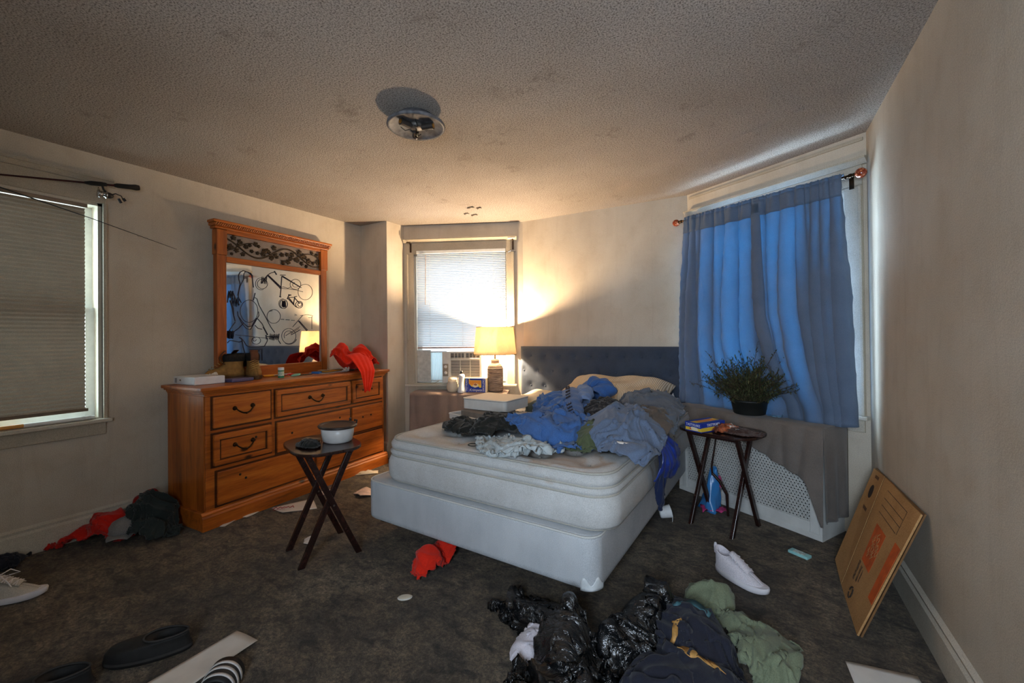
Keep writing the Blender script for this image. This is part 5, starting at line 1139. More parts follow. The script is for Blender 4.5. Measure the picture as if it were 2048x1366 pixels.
# lettering printed along the sleeve, on its room-facing upper side
PRN = plain('print_navy', rgb(22, 26, 44), .7)
SLV = [Vector((-1.22, 3.02, 0.84)), Vector((-1.12, 2.78, 0.845)), Vector((-1.01, 2.52, 0.80)), Vector((-0.92, 2.36, 0.745))]
for k, chh in enumerate('LIFE BEHAVI'):
    if chh == ' ': continue
    f = 2.85 - 2.3 * k / 10; q = int(f); p_ = SLV[q].lerp(SLV[q + 1], f - q); ax = (SLV[q] - SLV[q + 1]).normalized()
    nn = Vector((-.25, -.55, .8)); nn = (nn - ax * nn.dot(ax)).normalized(); up = nn.cross(ax); pos = p_ + nn * .062
    Mx = Matrix.Identity(4); Mx.col[0] = (*ax, 0); Mx.col[1] = (*up, 0); Mx.col[2] = (*nn, 0); Mx.col[3] = (*(pos - Vector(hc3)), 1)
    text('lettering', chh, 0.048, PRN, hoodie, Mx, 0.003)
garment('dark_hoodie', 'near black hoodie stuffed between blue hoodie and grey sweatpants', 'clothes', [(-1.02, 2.36), (-0.86, 2.32), (-0.74, 2.5), (-0.70, 2.8), (-0.78, 3.08), (-0.98, 3.12), (-1.06, 2.9), (-1.0, 2.6)], fabric('cloth_near_black', rgb(40, 38, 40), .25), BT, [(-0.88, 2.75, .18, .36, .16, 0)], n=40, stretch=1.35, seed=12)
garment('olive_shirt', 'olive green shirt showing beside the grey sweatpants', 'clothes', [(-0.92, 2.10), (-0.78, 2.08), (-0.68, 2.16), (-0.70, 2.4), (-0.82, 2.52), (-0.92, 2.4)], fabric('cloth_olive', rgb(84, 92, 66), .2), BT, [(-0.79, 2.30, .10, .18, .10, 0)], n=36, stretch=1.4, seed=13, bend=.1)
SWT = fabric('sweat_grey_blue', rgb(98, 112, 136), .1, 260)
sw, SP, SC_ = garment('sweatpants', 'folded grey blue sweatpants draped high on the right pile', 'clothes', [(-0.80, 2.24), (-0.70, 2.07), (-0.58, 2.02), (-0.46, 2.01), (-0.42, 2.16), (-0.43, 2.42), (-0.50, 2.66), (-0.66, 2.82), (-0.88, 2.84), (-0.96, 2.66), (-0.90, 2.44)], SWT, BT,
    [(-0.68, 2.46, .23, .36, .175, 0.1), (-0.56, 2.14, .15, .14, .06, 0)], n=56, stretch=1.16, seed=21, bend=.45, edge_k=.18, wr=.038, ws=3.6)
o = thing('white_tag', 'small white care tag flap on the grey sweatpants front', 'tag', (-0.575, 2.09, 0.735), 0.15)
MB().grid(np.array([[(-0.05 + 0.10 * i / 7, -0.008 + 0.018 * j / 3 * (1 - i / 12), -0.006 + 0.008 * j / 3 + .002 * math.sin(i * .8)) for j in range(4)] for i in range(8)])).build('flap', PAPER, o, solid=.001)
garment('grey_tee', 'charcoal grey tee bunched on the pillow at the right', 'clothes', [(-0.90, 2.95), (-0.80, 2.72), (-0.56, 2.56), (-0.42, 2.62), (-0.42, 2.92), (-0.47, 3.2), (-0.62, 3.30), (-0.84, 3.28), (-0.92, 3.15)], fabric('jersey_grey', rgb(92, 98, 108), .14, 320), BT, [(-0.64, 2.98, .24, .36, .205, .2), (-0.54, 2.75, .14, .2, .13, 0)], n=52, stretch=1.22, seed=31, bend=.3, edge_k=.15, wr=.05, ws=4.0)
garment('brown_shirt', 'brown shirt peeking out between sweatpants and charcoal tee', 'clothes', [(-0.78, 2.62), (-0.60, 2.50), (-0.45, 2.42), (-0.42, 2.62), (-0.52, 2.80), (-0.74, 2.86)], fabric('cloth_brown', rgb(92, 80, 70), .2), BT, [(-0.58, 2.62, .18, .18, .16, .3)], n=34, stretch=1.35, seed=33, bend=.12)
garment('green_sweater', 'folded dark green sweater by the flat cream pillow', 'clothes', [(-1.60, 2.92), (-1.42, 2.90), (-1.32, 3.05), (-1.36, 3.28), (-1.52, 3.32), (-1.64, 3.15)], fabric('cloth_green_grey', rgb(72, 80, 68), .2), BT, [(-1.47, 3.1, .14, .19, .09, 0)], n=34, stretch=1.25, seed=35, bend=.3)
# glossy navy jacket hanging over the mattress side
jk = thing('navy_jacket', 'glossy navy jacket hanging over the right mattress side', 'clothes', bedp(0.83, 0.75, 0.40), BR)
SATIN = Mat('navy_satin', rgb(20, 48, 132), 0.32, 0, .6); _n = SATIN.noise(12, 3); SATIN.color(SATIN.ramp(_n, [(0.3, rgb(14, 34, 96)), (0.7, rgb(30, 64, 160))])); SATIN.b.inputs['Sheen Weight'].default_value = .05
def hang(part, top, bot, w0, w1, seed, m, bulge=.03, drop=.3, n=30, k=30):
    """cloth strip: starts on the mattress top, rolls over the edge and hangs down the side"""
    rs = np.random.RandomState(seed); ph = rs.rand(6) * 6; P = np.zeros((n, k, 3))
    for i in range(n):
        t = i / (n - 1)
        for j in range(k):
            s = j / (k - 1) - .5; w = w0 + (w1 - w0) * t
            y = top + (bot - top) * t * .35 + s * w * (1 + .15 * math.sin(t * 5 + ph[0]))
            if t < .25: x = -0.10 + 0.115 * t / .25; z = 0.292 - 0.010 * (t / .25)
            else:
                q = (t - .25) / .75; x = 0.020 + bulge * math.sin(PI * min(1, q * 1.05)) ** .8 * (1 - 1.6 * s * s) + .006; z = 0.282 - drop * q * (1 - 1.3 * s * s) * (1 + .10 * math.cos(s * 7 + ph[1]))
            f = (0.010 + .014 * t) * (math.sin(s * 15 + ph[2] + t * 2) * .6 + math.sin(s * 29 + ph[3] - t * 3) * .4)
            P[i, j] = (x + abs(f) if t > .25 else x, y, z + (abs(f) if t <= .25 else 0))
    return MB().grid(wrinkle(refine(P), .020, 5.0, seed)).build(part, m, jk, solid=.004, off=0)
hang('body', -0.06, 0.42, 0.22, 0.50, 3, SATIN.m, .055, .27); hang('sleeve', -0.12, -0.02, 0.09, 0.13, 6, fabric('navy_lining', rgb(26, 36, 66), .2), .03, .36)
# ------------------------------------------------------------------ ceiling fixture
cf = thing('ceiling_light', 'round white ceiling light pan missing its glass shade', 'ceiling light', (-1.622, 1.770, H))
PANM = plain('fixture_enamel_shaded', rgb(104, 104, 108), 0.6, 0.0, var=.35)  # enamel colour darkened in place of the shade on its underside
MB().lathe([(0.0, -0.001), (0.095, -0.001), (0.105, -0.030), (0.146, -0.040), (0.158, -0.048), (0.160, -0.058), (0.152, -0.066), (0.142, -0.060), (0.122, -0.050), (0.0, -0.044)], 48).build('pan', PANM, cf)
MB().lathe([(0.0, -0.045), (0.040, -0.045), (0.042, -0.060), (0.030, -0.070), (0.0, -0.071)], 24).build('canopy', plain('fixture_inner', rgb(96, 92, 88), .5, .3), cf)
MB().tube([(0, 0, -0.06), (0, 0, -0.115)], 0.0035, 8).tube([(0, 0, -0.113), (0, 0, -0.122)], 0.007, 10).build('center_rod', BRONZE, cf)
for a_ in (0.3, 2.35, 4.5):
    Mx = Matrix.Rotation(a_, 4, 'Z'); p = lambda x, z: Mx @ Vector((x, 0, z))
    l = MB().tube([p(.035, -.065), p(.095, -.064)], [0.017, 0.017], 14).tube([p(.093, -.064), p(.101, -.064)], 0.0195, 14).build('socket', plain('socket_porcelain', rgb(54, 48, 44), .4), cf)
    MB().tube([p(.098, -.064), p(.104, -.064)], 0.012, 12).build('contact', plain('brass2', rgb(190, 140, 60), .3, .9), l)
for k in range(4):
    a_ = k * 1.7; MB().tube([(0.03 * math.cos(a_), 0.03 * math.sin(a_), -.066), (0.06 * math.cos(a_ + .5), 0.06 * math.sin(a_ + .5), -.086), (0.085 * math.cos(a_ + .3), 0.085 * math.sin(a_ + .3), -.06)], 0.0022, 6).build('wire', BLACK, cf)

# ------------------------------------------------------------------ folding tray tables
def tray_table(label, cx, cy, rz, h, group='folding tray tables'):
    t = thing('tray_table', label, 'side table', (cx, cy, 0), rz, group)
    # rounded top: long axis along local x
    poly = []
    for k in range(48):
        a_ = 2 * PI * k / 48; c, s = math.cos(a_), math.sin(a_); poly.append((0.252 * math.copysign(abs(c) ** .62, c), 0.190 * math.copysign(abs(s) ** .62, s)))
    MB().prism(poly, h - 0.018, h, 'xy').build('top', DARKW, t, bevel=.004)
    for y in (-0.115, 0.115): MB().box(-0.17, 0.17, y - 0.010, y + 0.010, h - 0.043, h - 0.018).build('batten', DARKW, t, bevel=.002)
    def leg(x, y0, y1, w=0.0105, d=0.019):
        m = MB(); dy = y1 - y0; L = math.hypot(dy, h - .02); nx = d
        ny, nz = (h - .02) / L * d, -dy / L * d
        A, Bt = (y0, 0.0), (y1, h - 0.02)
        m.prism([(A[0] - ny, max(0.0, A[1] - nz) if False else A[1]), (A[0] + ny, A[1]), (Bt[0] + ny, Bt[1]), (Bt[0] - ny, Bt[1])], x - w, x + w, 'yz')
        return m.build('leg', DARKW, t, bevel=.002)
    for x in (-0.160, 0.160): leg(x, 0.155, -0.125)          # outer pair leans one way
    for x in (-0.136, 0.136): leg(x, -0.155, 0.125)          # inner pair crosses it
    for x in (-0.148, 0.148): MB().tube([(x - 0.026, 0.012, h * .49), (x + 0.026, 0.012, h * .49)], 0.006, 8).build('pivot_bolt', CHROME, t)
    return t
tray_table('dark folding tray table in front of the pine dresser', -2.258, 1.625, -0.345, 0.642)
tray_table('dark folding tray table beside the white radiator cover', -0.205, 3.145, -0.40, 0.632)
pot = thing('steel_bowl', 'white enamel bowl with dark rim on the front tray table', 'bowl', (-2.215, 1.70, 0.6425), -0.3)
MB().lathe([(0.0, 0.0), (0.082, 0.0), (0.096, 0.008), (0.104, 0.045), (0.110, 0.092)], 40, sx=1.0, sy=.85).build('body', plain('enamel_white', rgb(208, 206, 204), .3, var=.05), pot, solid=.002)
MB().lathe([(0.106, 0.086), (0.126, 0.088), (0.130, 0.096), (0.122, 0.103), (0.108, 0.103), (0.100, 0.096)], 40, sx=1.0, sy=.85).build('rim', plain('rim_dark', rgb(52, 42, 38), .4), pot)
MB().lathe([(0.0, 0.058), (0.101, 0.058)], 40, sx=1.0, sy=.85).build('contents', plain('bowl_dark', rgb(26, 28, 34), .6, var=.5, scale=50, bump=.5), pot)
for sx in (-1, 1): MB().tube([(sx * .05, .095, .098), (sx * .05, .10, .118), (sx * .035, .09, .118)], .006, 6).build('clip', BLACK, pot)
t_, _, _ = garment('black_beanie', 'black folded cloth lying in front of the enamel bowl', 'clothes', ell(-2.262, 1.54, 0.105, 0.062, -.28, 18, .05, 3), BLACKF, 0.6425, [(-2.262, 1.54, .085, .05, .028, -.28)], n=30, stretch=1.15, seed=8, thick=.003, solid=.003, jitter=.006, wr=.007, ws=20)
o = thing('wood_block', 'small wooden piece behind the black cloth on tray table', 'block', (-2.365, 1.625, 0.6425), .25)
MB().box(-0.05, 0.05, -0.025, 0.025, 0, 0.014).build('stock', plain('raw_wood', rgb(150, 116, 86), .6), o, bevel=.003); MB().box(-0.05, 0.02, -0.0255, 0.0255, 0.004, 0.008).build('groove', BLACK, o)
TT = 0.633
sk = thing('snack_box', 'blue and yellow snack cake box lying on far tray table', 'box', (-0.298, 3.085, TT), 1.02)
L_, W_, H_ = 0.118, 0.060, 0.058
MB().box(-L_, L_, -W_, W_, 0, H_).build('carton', YEL, sk, bevel=.002)
MB().box(-L_ - .0008, L_ + .0008, -W_ - .0008, -W_ + .035, H_ - .002, H_ + .0008).box(-L_ - .0008, L_ + .0008, W_ - .03, W_ + .0008, H_ - .002, H_ + .0008).build('blue_band', BLU, sk)
m = MB(); m.box(-L_ - .0012, -L_, -W_ - .001, W_ + .001, .026, H_ + .001).box(-L_ - .0012, -L_, -W_ - .001, W_ + .001, 0.0, .006).box(-L_, L_, -W_ - .0012, -W_, .030, H_ + .001).box(-L_, L_, -W_ - .0012, -W_, 0, .005); m.build('side_band', BLU, sk)
MB().box(-0.07, 0.08, -W_ + .04, W_ - .034, H_, H_ + .0012).build('orange_picture', ORA, sk)
MB().prism([(-0.04, .010), (0.0, .007), (0.03, .014), (0.01, .030), (-0.03, .028)], -L_ - .0018, -L_ - .0012, 'yz').build('cake_picture', CREAM, sk); MB().prism([(0.01, .012), (0.03, .014), (0.02, .024)], -L_ - .0022, -L_ - .0012, 'yz').build('red_patch', REDC, sk)
MBASE = Matrix.Translation((-L_ - .0022, 0, 0.042)) @ Matrix.Rotation(-PI / 2, 4, 'Z') @ RX
text('lettering', 'TASTYKAKE', 0.0235, LET, sk, MBASE, .0004, 0, .84)
text('lettering', 'TASTYKAKE', 0.024, LET, sk, Matrix.Translation((0, -W_ - .0022, 0.043)) @ RX, .0004)
wr = thing('snack_wrapper', 'torn orange brown snack bag beside the blue yellow box', 'wrapper', (-0.175, 3.10, TT), .5)
ps = np.zeros((18, 16, 3))
for i in range(18):
    for j in range(16):
        u, v = i / 17 - .5, j / 15 - .5; ps[i, j] = (u * .20, v * .15, .004 + .034 * max(0, 1 - (2 * u) ** 2) * max(0, 1 - (2 * v) ** 2) + .014 * abs(math.sin(i * 1.1 + j * .6)) * abs(math.cos(j * .9 - i * .4)))
BAGM = Mat('snack_foil', rgb(150, 84, 56), .3, .2, .6); _n = BAGM.noise(14, 3); BAGM.color(BAGM.ramp(_n, [(0.35, rgb(90, 42, 30)), (0.5, rgb(176, 92, 50)), (0.62, rgb(210, 140, 110))])); MB().grid(ps, False).build('bag', BAGM.m, wr, solid=.0008)
MB().grid(np.array([[(0.0 + .05 * i / 4, -.06 + .07 * j / 4 + .02 * i / 4, .034 + .012 * math.sin(i + j)) for j in range(5)] for i in range(5)])).build('white_label', PAPER, wr, solid=.0008); MB().grid(np.array([[(-.07 + .03 * i / 4, -.02 + .035 * j / 4, .030 + .006 * math.sin(i * 2 + j)) for j in range(5)] for i in range(5)])).build('foil_corner', plain('foil_silver', rgb(186, 188, 196), .25, .7), wr, solid=.0008)
t_, _, _ = garment('brown_cloth', 'dark brown cloth spread over the far tray table', 'clothes', ell(-0.09, 3.06, 0.135, 0.095, -.35, 20, .06, 5), fabric('cloth_dark_brown', rgb(70, 48, 42), .2), TT, [(-0.11, 3.08, .08, .06, .02, 0)], n=36, stretch=1.18, seed=18, thick=.003, solid=.003, jitter=.006, wr=.008, ws=18)
o = thing('foil_scrap', 'small silver foil scrap on the brown cloth', 'wrapper', (-0.105, 3.03, TT + .024), .4)
MB().grid(np.array([[(.03 * (i / 5 - .5), .022 * (j / 4 - .5), .003 + .006 * math.sin(i * 1.9 + j * 2.3) ** 2) for j in range(5)] for i in range(6)]), False).build('foil', CHROME, o, solid=.0006)
o = thing('wooden_cane', 'thin dark stick leaning against the far tray table', 'stick', (-0.26, 3.30, 0), 0)
MB().tube([(0.02, 0.02, 0.62), (-0.0, 0.02, 0.47), (-0.02, 0.0, 0.33), (-0.015, 0.0, 0.27)], [.005, .006, .007, .007], 8).build('shaft', DARKW, o); MB().tube([(-0.015, 0.0, 0.28), (0.03, 0.0, 0.235), (0.075, -0.005, 0.15), (0.08, -0.01, 0.004)], [.009, .012, .011, .008], 10).build('handle', DARKW, o)
o = thing('plastic_bag', 'blue and pink plastic shopping bag under far tray table', 'bag', (-0.30, 3.38, 0), .3)
rs = np.random.RandomState(4); P = np.zeros((22, 18, 3))
for i in range(22):
    for j in range(18):
        a_ = 2 * PI * j / 17; h_ = i / 21; r = .085 * (1 - .72 * h_) * (1 + .22 * math.sin(a_ * 3 + h_ * 5) + .12 * math.sin(a_ * 7 - h_ * 9)); P[i, j] = (r * math.cos(a_) * .8 + .03 * h_, r * math.sin(a_), .002 + .30 * h_)
MB().grid(P).build('blue_body', Mat('bag_blue', rgb(70, 150, 216), .25, 0, .6).translucent(.35, rgb(70, 160, 230)).m, o, solid=.0008)
PINKM = Mat('bag_pink', rgb(206, 70, 130), .3, 0, .5).m
MB().grid(np.array([[(-.07 + .17 * i / 7, -.095 + .09 * j / 5, .004 + .028 * abs(math.sin(i * 1.3 + j * .9))) for j in range(6)] for i in range(8)])).build('pink_base', PINKM, o, solid=.0008); MB().grid(np.array([[(.04 + .05 * i / 5, -.01 + .01 * j, .20 + .07 * j / 5 - .012 * i + .01 * math.sin(i * 2)) for j in range(6)] for i in range(6)])).build('pink_handle', PINKM, o, solid=.0008)

# ------------------------------------------------------------------ leaning flattened carton by the right wall
bx = thing('cardboard_box', 'flattened brown moving carton leaning on the right wall', 'box', (0.36, 2.25, 0), 0)
KRAFT = Mat('kraft_board', rgb(176, 132, 84), .85, 0, .15); _n = KRAFT.noise(5, 4); _f = KRAFT.noise(200, 2); KRAFT.color(KRAFT.mix(.2, KRAFT.ramp(_n, [(0.3, rgb(160, 118, 74)), (0.7, rgb(190, 146, 96))]), KRAFT.ramp(_f, [(0.4, rgb(130, 92, 56)), (0.6, rgb(214, 172, 122))]))); KRAFT = KRAFT.m
KEDGE = plain('kraft_edge', rgb(120, 86, 52), .9)
bo_ = Vector((0.36, 2.25, 0))
P3, P4, P1, P2 = Vector((.352, 2.250, .004)), Vector((.357, 2.655, .004)), Vector((.578, 2.885, .512)), Vector((.578, 2.335, .522))
F1, F2 = Vector((.362, 2.885, .03)), Vector((.578, 3.125, .492))
nrm = (P2 - P3).cross(P4 - P3).normalized(); nrm = nrm if nrm.x > 0 else -nrm      # towards the wall
def slab(name, q, m, t0=0.0, t1=.020, par=bx):
    vs = [p - bo_ + nrm * t0 for p in q] + [p - bo_ + nrm * t1 for p in q]; n = len(q)
    return MB().add(vs, [tuple(range(n)), tuple(range(2 * n - 1, n - 1, -1))] + [(i, (i + 1) % n, (i + 1) % n + n, i + n) for i in range(n)]).build(name, m, par)
def bl_(q, u, v): a_ = q[0].lerp(q[1], u); b_ = q[3].lerp(q[2], u); return a_.lerp(b_, v)
main = [P3, P4, P1, P2]; flap = [P4 + Vector((0, .010, 0)), F1, F2, P1 + Vector((0, .012, 0))]
slab('front_panel', main, KRAFT, 0, .007); slab('side_flap', flap, KRAFT, 0, .007)
slab('back_panel', [p + Vector((.004, .012 if k in (1, 2) else 0, .006 if k > 1 else 0)) for k, p in enumerate([P3, F1, F2, P2])], KEDGE, .0085, .0150)
slab('fold_gap', [P4, P4 + Vector((0, .010, 0)), P1 + Vector((0, .012, 0)), P1], plain('fold_dark', rgb(34, 24, 16), .9), .002, .0065)
ORI = plain('print_orange', rgb(206, 92, 30), .7, var=.15); PRB = plain('print_black', rgb(48, 36, 28), .8)
def decal(name, q, rect, m, t=-.0008):
    u0, u1, v0, v1 = rect; slab(name, [bl_(q, u0, v0), bl_(q, u1, v0), bl_(q, u1, v1), bl_(q, u0, v1)], m, t, 0.0)
decal('orange_strip', main, (0.02, 0.17, .24, .70), ORI); decal('logo_square', main, (0.40, 0.72, .34, .66), ORI)
for k, v in enumerate((.74, .80, .86, .93)): decal('ruled_line', main, (.22 if k else .25, .80, v, v + .004), PRB)
decal('ruled_line', main, (.22, .224, .74, .93), PRB)
hole = [bl_(flap, .5 + .15 * math.cos(a_), .80 + .065 * math.sin(a_)) for a_ in np.linspace(0, 2 * PI, 21)[:-1]]
slab('hand_hole', hole, PRB, -.0008, 0.0)
for v in (.62, .93): decal('flap_mark', flap, (.3, .62, v, v + .03), plain('print_brown', rgb(104, 72, 46), .8))
def decal_text(body, q, uc, vc, size, m, name='lettering', flip=False):
    o_ = bl_(q, uc, vc); ex = (bl_(q, uc, vc + .01) - o_).normalized(); n_ = -nrm; ey = n_.cross(ex)
    Mx = Matrix.Identity(4); Mx.col[0] = (*ex, 0); Mx.col[1] = (*ey, 0); Mx.col[2] = (*n_, 0); Mx.col[3] = (*(o_ - bo_ + n_ * .0012), 1)
    text(name, body, size, m, bx, Mx, .0004)
def diag_text(body, uc, vc, size):
    o_ = bl_(main, uc, vc); a_ = (bl_(main, uc, vc + .02) - o_).normalized(); b_ = (bl_(main, uc + .02, vc) - o_).normalized(); n_ = -nrm
    ex = (a_ * .75 + b_ * .66).normalized(); ey = n_.cross(ex)
    Mx = Matrix.Identity(4); Mx.col[0] = (*ex, 0); Mx.col[1] = (*ey, 0); Mx.col[2] = (*n_, 0); Mx.col[3] = (*(o_ - bo_ + n_ * .0012), 1)
    text('lettering', body, size, KRAFT, bx, Mx, .0004)
diag_text('THE', .63, .44, .026); diag_text('HOME', .57, .50, .044); diag_text('DEPOT', .49, .55, .040)
for q_, (u0, u1, v0, v1) in enumerate(((.70, .76, .16, .32), (.60, .65, .18, .31), (.54, .57, .20, .30))): decal('dark_print', main, (u0, u1, v0, v1), plain('print_faded', rgb(122, 92, 62), .85, var=.5, scale=70))
rec = MB()
oc = bl_(main, .62, .085)
for k in range(3):
    pts = []
    for s in np.linspace(0, 1, 6):
        a_ = 2 * PI * (k + s * .8) / 3; q0 = oc - bo_ + ((P4 - P3).normalized() * math.cos(a_) + (P2 - P3).normalized() * math.sin(a_)) * .024 - nrm * .001; pts.append(q0)
    rec.tube(pts, .004, 5)
rec.build('recycle_mark', PRB, bx)

# ------------------------------------------------------------------ shoes
def sneaker(name, label, x, y, rz, body, sole, L=.29, laces=True, inner=None):
    t = thing(name, label, 'shoe', (x, y, 0.004), rz)
    def ring(z, x0, x1, w, n=28, toe=.75):
        out = []
        for k in range(n):
            a_ = 2 * PI * k / n; c, s = math.cos(a_), math.sin(a_); xx = (x0 + x1) / 2 + (x1 - x0) / 2 * math.copysign(abs(c) ** toe, c); f = (xx + .11) / .29
            ww = w * (0.72 + .32 * math.sin(PI * min(1, max(0, f * .62 + .22)))); out.append((xx, ww * math.copysign(abs(s) ** .85, s), z))
        return out
    s_ = [ring(0, -.105, .165, .046), ring(.004, -.112, .176, .051), ring(.022, -.114, .180, .052), ring(.030, -.112, .177, .050)]
    for r in s_:
        for i, (a, b, c) in enumerate(r): r[i] = (a, b, c + max(0, (a - .10)) ** 2 * 1.8)
    mm = stack(s_); mm.add(s_[-1], [tuple(range(28))]); mm.build('sole', sole, t)
    P = []
    for k, z in enumerate(np.linspace(.022, .105, 10)):
        f = k / 9; x1 = .172 - .205 * f ** 1.25; x0 = -.110 + .006 * f - .008 * f * f; P.append(ring(z, x0, x1, .047 - .014 * f))
    for r in P:
        for i, (a, b, c) in enumerate(r):
            lift = 0.020 * max(0, -(a + .06) / .05) * (c - .022) / .083; r[i] = (a, b, c + lift)
    MB().grid(np.array([r + [r[0]] for r in P])).build('upper', body, t, solid=.0035, subsurf=1)
    P = np.zeros((10, 7, 3))
    for i in range(10):
        for j in range(7):
            f = i / 9; xx = .085 - .105 * f; P[i, j] = (xx, (j - 3) * (.0085 - .001 * f), .070 + .052 * f - .0012 * (j - 3) ** 2 + .008)
    MB().grid(P).build('tongue', body, t, solid=.005)
    if laces:
        m = MB()
        for k in range(5):
            xx = .075 - .020 * k; zz = .078 + .010 * k; m.tube([(xx, -.028, zz), (xx - .006, 0, zz + .012), (xx - .012, .028, zz + .004)], .0028, 6); m.tube([(xx, .028, zz), (xx - .006, 0, zz + .013), (xx - .012, -.028, zz + .004)], .0028, 6)
        m.tube([(0, 0, .125), (.02, -.03, .135), (.055, -.05, .115), (.075, -.055, .085)], .0028, 6); m.tube([(0, 0, .125), (.03, .02, .142), (.065, .02, .122), (.03, .01, .118)], .0028, 6); m.tube([(0, 0, .125), (-.02, -.04, .132), (-.05, -.06, .10)], .0028, 6)
        m.build('laces', plain('lace_white', rgb(220, 214, 212), .8), t)
    return t
KNIT = fabric('shoe_knit_white', rgb(214, 208, 214), .08, 260); SOLW = plain('shoe_sole_white', rgb(222, 218, 222), .5, var=.04)
s1 = sneaker('sneaker', 'single white knit sneaker on carpet near the leaning carton', -0.105, 2.47, -0.62, KNIT, SOLW, laces=False)
m = MB()
for k in range(4): m.tube([(.07 - .022 * k, -.030, .074 + .011 * k), (.062 - .022 * k, 0, .088 + .012 * k), (.07 - .022 * k, .030, .074 + .011 * k)], .0035, 6)
m.build('laces', SOLW, s1)
m = MB(); m.tube([(-.112, 0, .085), (-.118, 0, .12), (-.120, 0, .135)], [.012, .010, .005], 8); m.build('heel_tab', KNIT, s1)
sneaker('sneaker', 'off white lace up sneaker at the left picture edge', -3.205, 0.535, 0.87, fabric('shoe_cream', rgb(190, 182, 170), .12, 260), SOLW)
CLG = plain('clog_black', rgb(24, 23, 23), .7, var=.3, bump=.2)
def fring(x0, x1, w, z, n=32): return [((x0 + x1) / 2 + (x1 - x0) / 2 * math.cos(2 * PI * k / n), w * math.sin(2 * PI * k / n) * (1 - .18 * math.cos(2 * PI * k / n)), z) for k in range(n)]
def clog(label, x, y, rz):
    sl = thing('clog', label, 'shoe', (x, y, 0.003), rz)
    rr = [fring(-.145, .135, .052, 0), fring(-.152, .142, .056, .006), fring(-.150, .140, .055, .024), fring(-.146, .132, .052, .045), fring(-.130, .13, .047, .062), fring(-.02, .128, .042, .074), fring(.01, .122, .036, .072), fring(.015, .115, .032, .045), fring(.01, .11, .03, .02)]
    mm = stack(rr); mm.add(rr[-1], [tuple(range(32))]); mm.build('body', CLG, sl)
    MB().tube([(p_[0], p_[1], p_[2] + .003) for p_ in rr[5] + rr[5][:1]], .004, 6, False).build('collar', plain('clog_trim', rgb(52, 50, 49), .8), sl)
    MB().grid(np.array([[(p_[0] * 1.01, p_[1] * 1.02, z_) for p_ in rr[2] + rr[2][:1]] for z_ in (.012, .022)])).build('foxing', bpy.data.materials['clog_trim'], sl)
clog('black slip on shoe with its open heel towards the bed', -2.12, 0.745, 0.86)
clog('black slip on shoe cut off by the bottom picture edge', -2.20, 0.465, 0.95)
def slide(label, x, y, rz):
    t = thing('slide_sandal', label, 'sandal', (x, y, 0.003), rz)
    a = [fring(-.14, .14, .047, 0), fring(-.145, .145, .051, .008), fring(-.145, .145, .051, .026), fring(-.138, .138, .046, .032), fring(-.125, .125, .038, .027)]
    mm = stack(a); mm.add(a[-1], [tuple(range(32))]); mm.build('footbed', CLG, t)
    def strap(x0, x1, r, nm, m, th):
        P = np.zeros((18, 6, 3))
        for i in range(18):
            a_ = PI * i / 17
            for j in range(6): P[i, j] = (x0 + (x1 - x0) * j / 5, (.056 + r) * math.cos(a_), .010 + (.070 + r - .010 * abs(j / 5 - .5)) * math.sin(a_) ** .8)
        return MB().grid(P).build(nm, m, t, solid=th)
    st_ = strap(-.02, .095, 0, 'strap', plain('slide_strap', rgb(30, 30, 32), .5), .005)
    for k in range(3):
        P = np.zeros((18, 3, 3))
        for i in range(18):
            a_ = PI * i / 17
            for j in range(3): P[i, j] = (.0 + k * .029 + .013 * j / 2, .0595 * math.cos(a_), .010 + (.0735 - .010 * abs((.02 + k * .029 + .006) / .115 - .5)) * math.sin(a_) ** .8)
        MB().grid(P).build('white_stripe', plain('stripe_white', rgb(214, 210, 208), .5, var=.03), st_, solid=.0015)
    return t
slide('black slide sandal with three white stripes on the paper', -1.665, 0.768, 2.30)

# ------------------------------------------------------------------ papers and scraps on the floor
def paper(name, label, cat, quad, m, seed, lift=.010, z=.004, parts=None):
    q = [Vector((x, y, 0)) for x, y in quad]; c = sum(q, Vector()) / 4; t = thing(name, label, cat, (c.x, c.y, z), 0); rs = np.random.RandomState(seed); ph = rs.rand(3) * 6; P = np.zeros((12, 12, 3))
    for i in range(12):
        for j in range(12):
            u, v = i / 11, j / 11; p = (q[0].lerp(q[1], u)).lerp(q[3].lerp(q[2], u), v) - c; P[i, j] = (p.x, p.y, .001 + lift * (.5 + .5 * math.sin(u * 4 + ph[0]) * math.cos(v * 3.5 + ph[1])))
    MB().grid(P).build('sheet', m, t, solid=.0008)
    return t, P
paper('paper_sheet', 'long white paper sheet curling under the black slide sandal', 'paper', [(-1.955, .985), (-1.82, 1.0), (-1.77, .62), (-1.95, .60)], PAPER, 3, .012)
e1, P = paper('envelope', 'white envelope with red print before the dresser plinth', 'envelope', [(-3.135, 1.83), (-2.985, 1.82), (-2.83, 1.99), (-3.04, 2.10)], PAPER, 4, .006)
PRED = plain('print_red', rgb(176, 48, 56), .7)
RXF = Matrix.Translation((-0.055, -.06, .009)) @ Matrix.Rotation(.75, 4, 'Z')
MB().tube([RXF @ Vector((-.07 + .014 * k, .012 * (1 if k % 2 else -1) + .006 * math.sin(k * 2.3), .001)) for k in range(11)], .0028, 5).build('red_scrawl', PRED, e1)
MB().box(-.06, .02, -.002, .002, .0085, .0095, Matrix.Translation((-0.04, -.085, 0)) @ Matrix.Rotation(.9, 4, 'Z')).build('red_line', bpy.data.materials['print_red'], e1)
e2, P = paper('leaflet', 'white leaflet with red print at the bottom right corner', 'paper', [(.283, 2.045), (.50, 2.085), (.52, 1.80), (.30, 1.83)], PAPER, 5, .005)
MB().prism(ell(-.01, -.02, .05, .02, .2, 16), .008, .009, 'xy').build('red_print', PRED, e2)
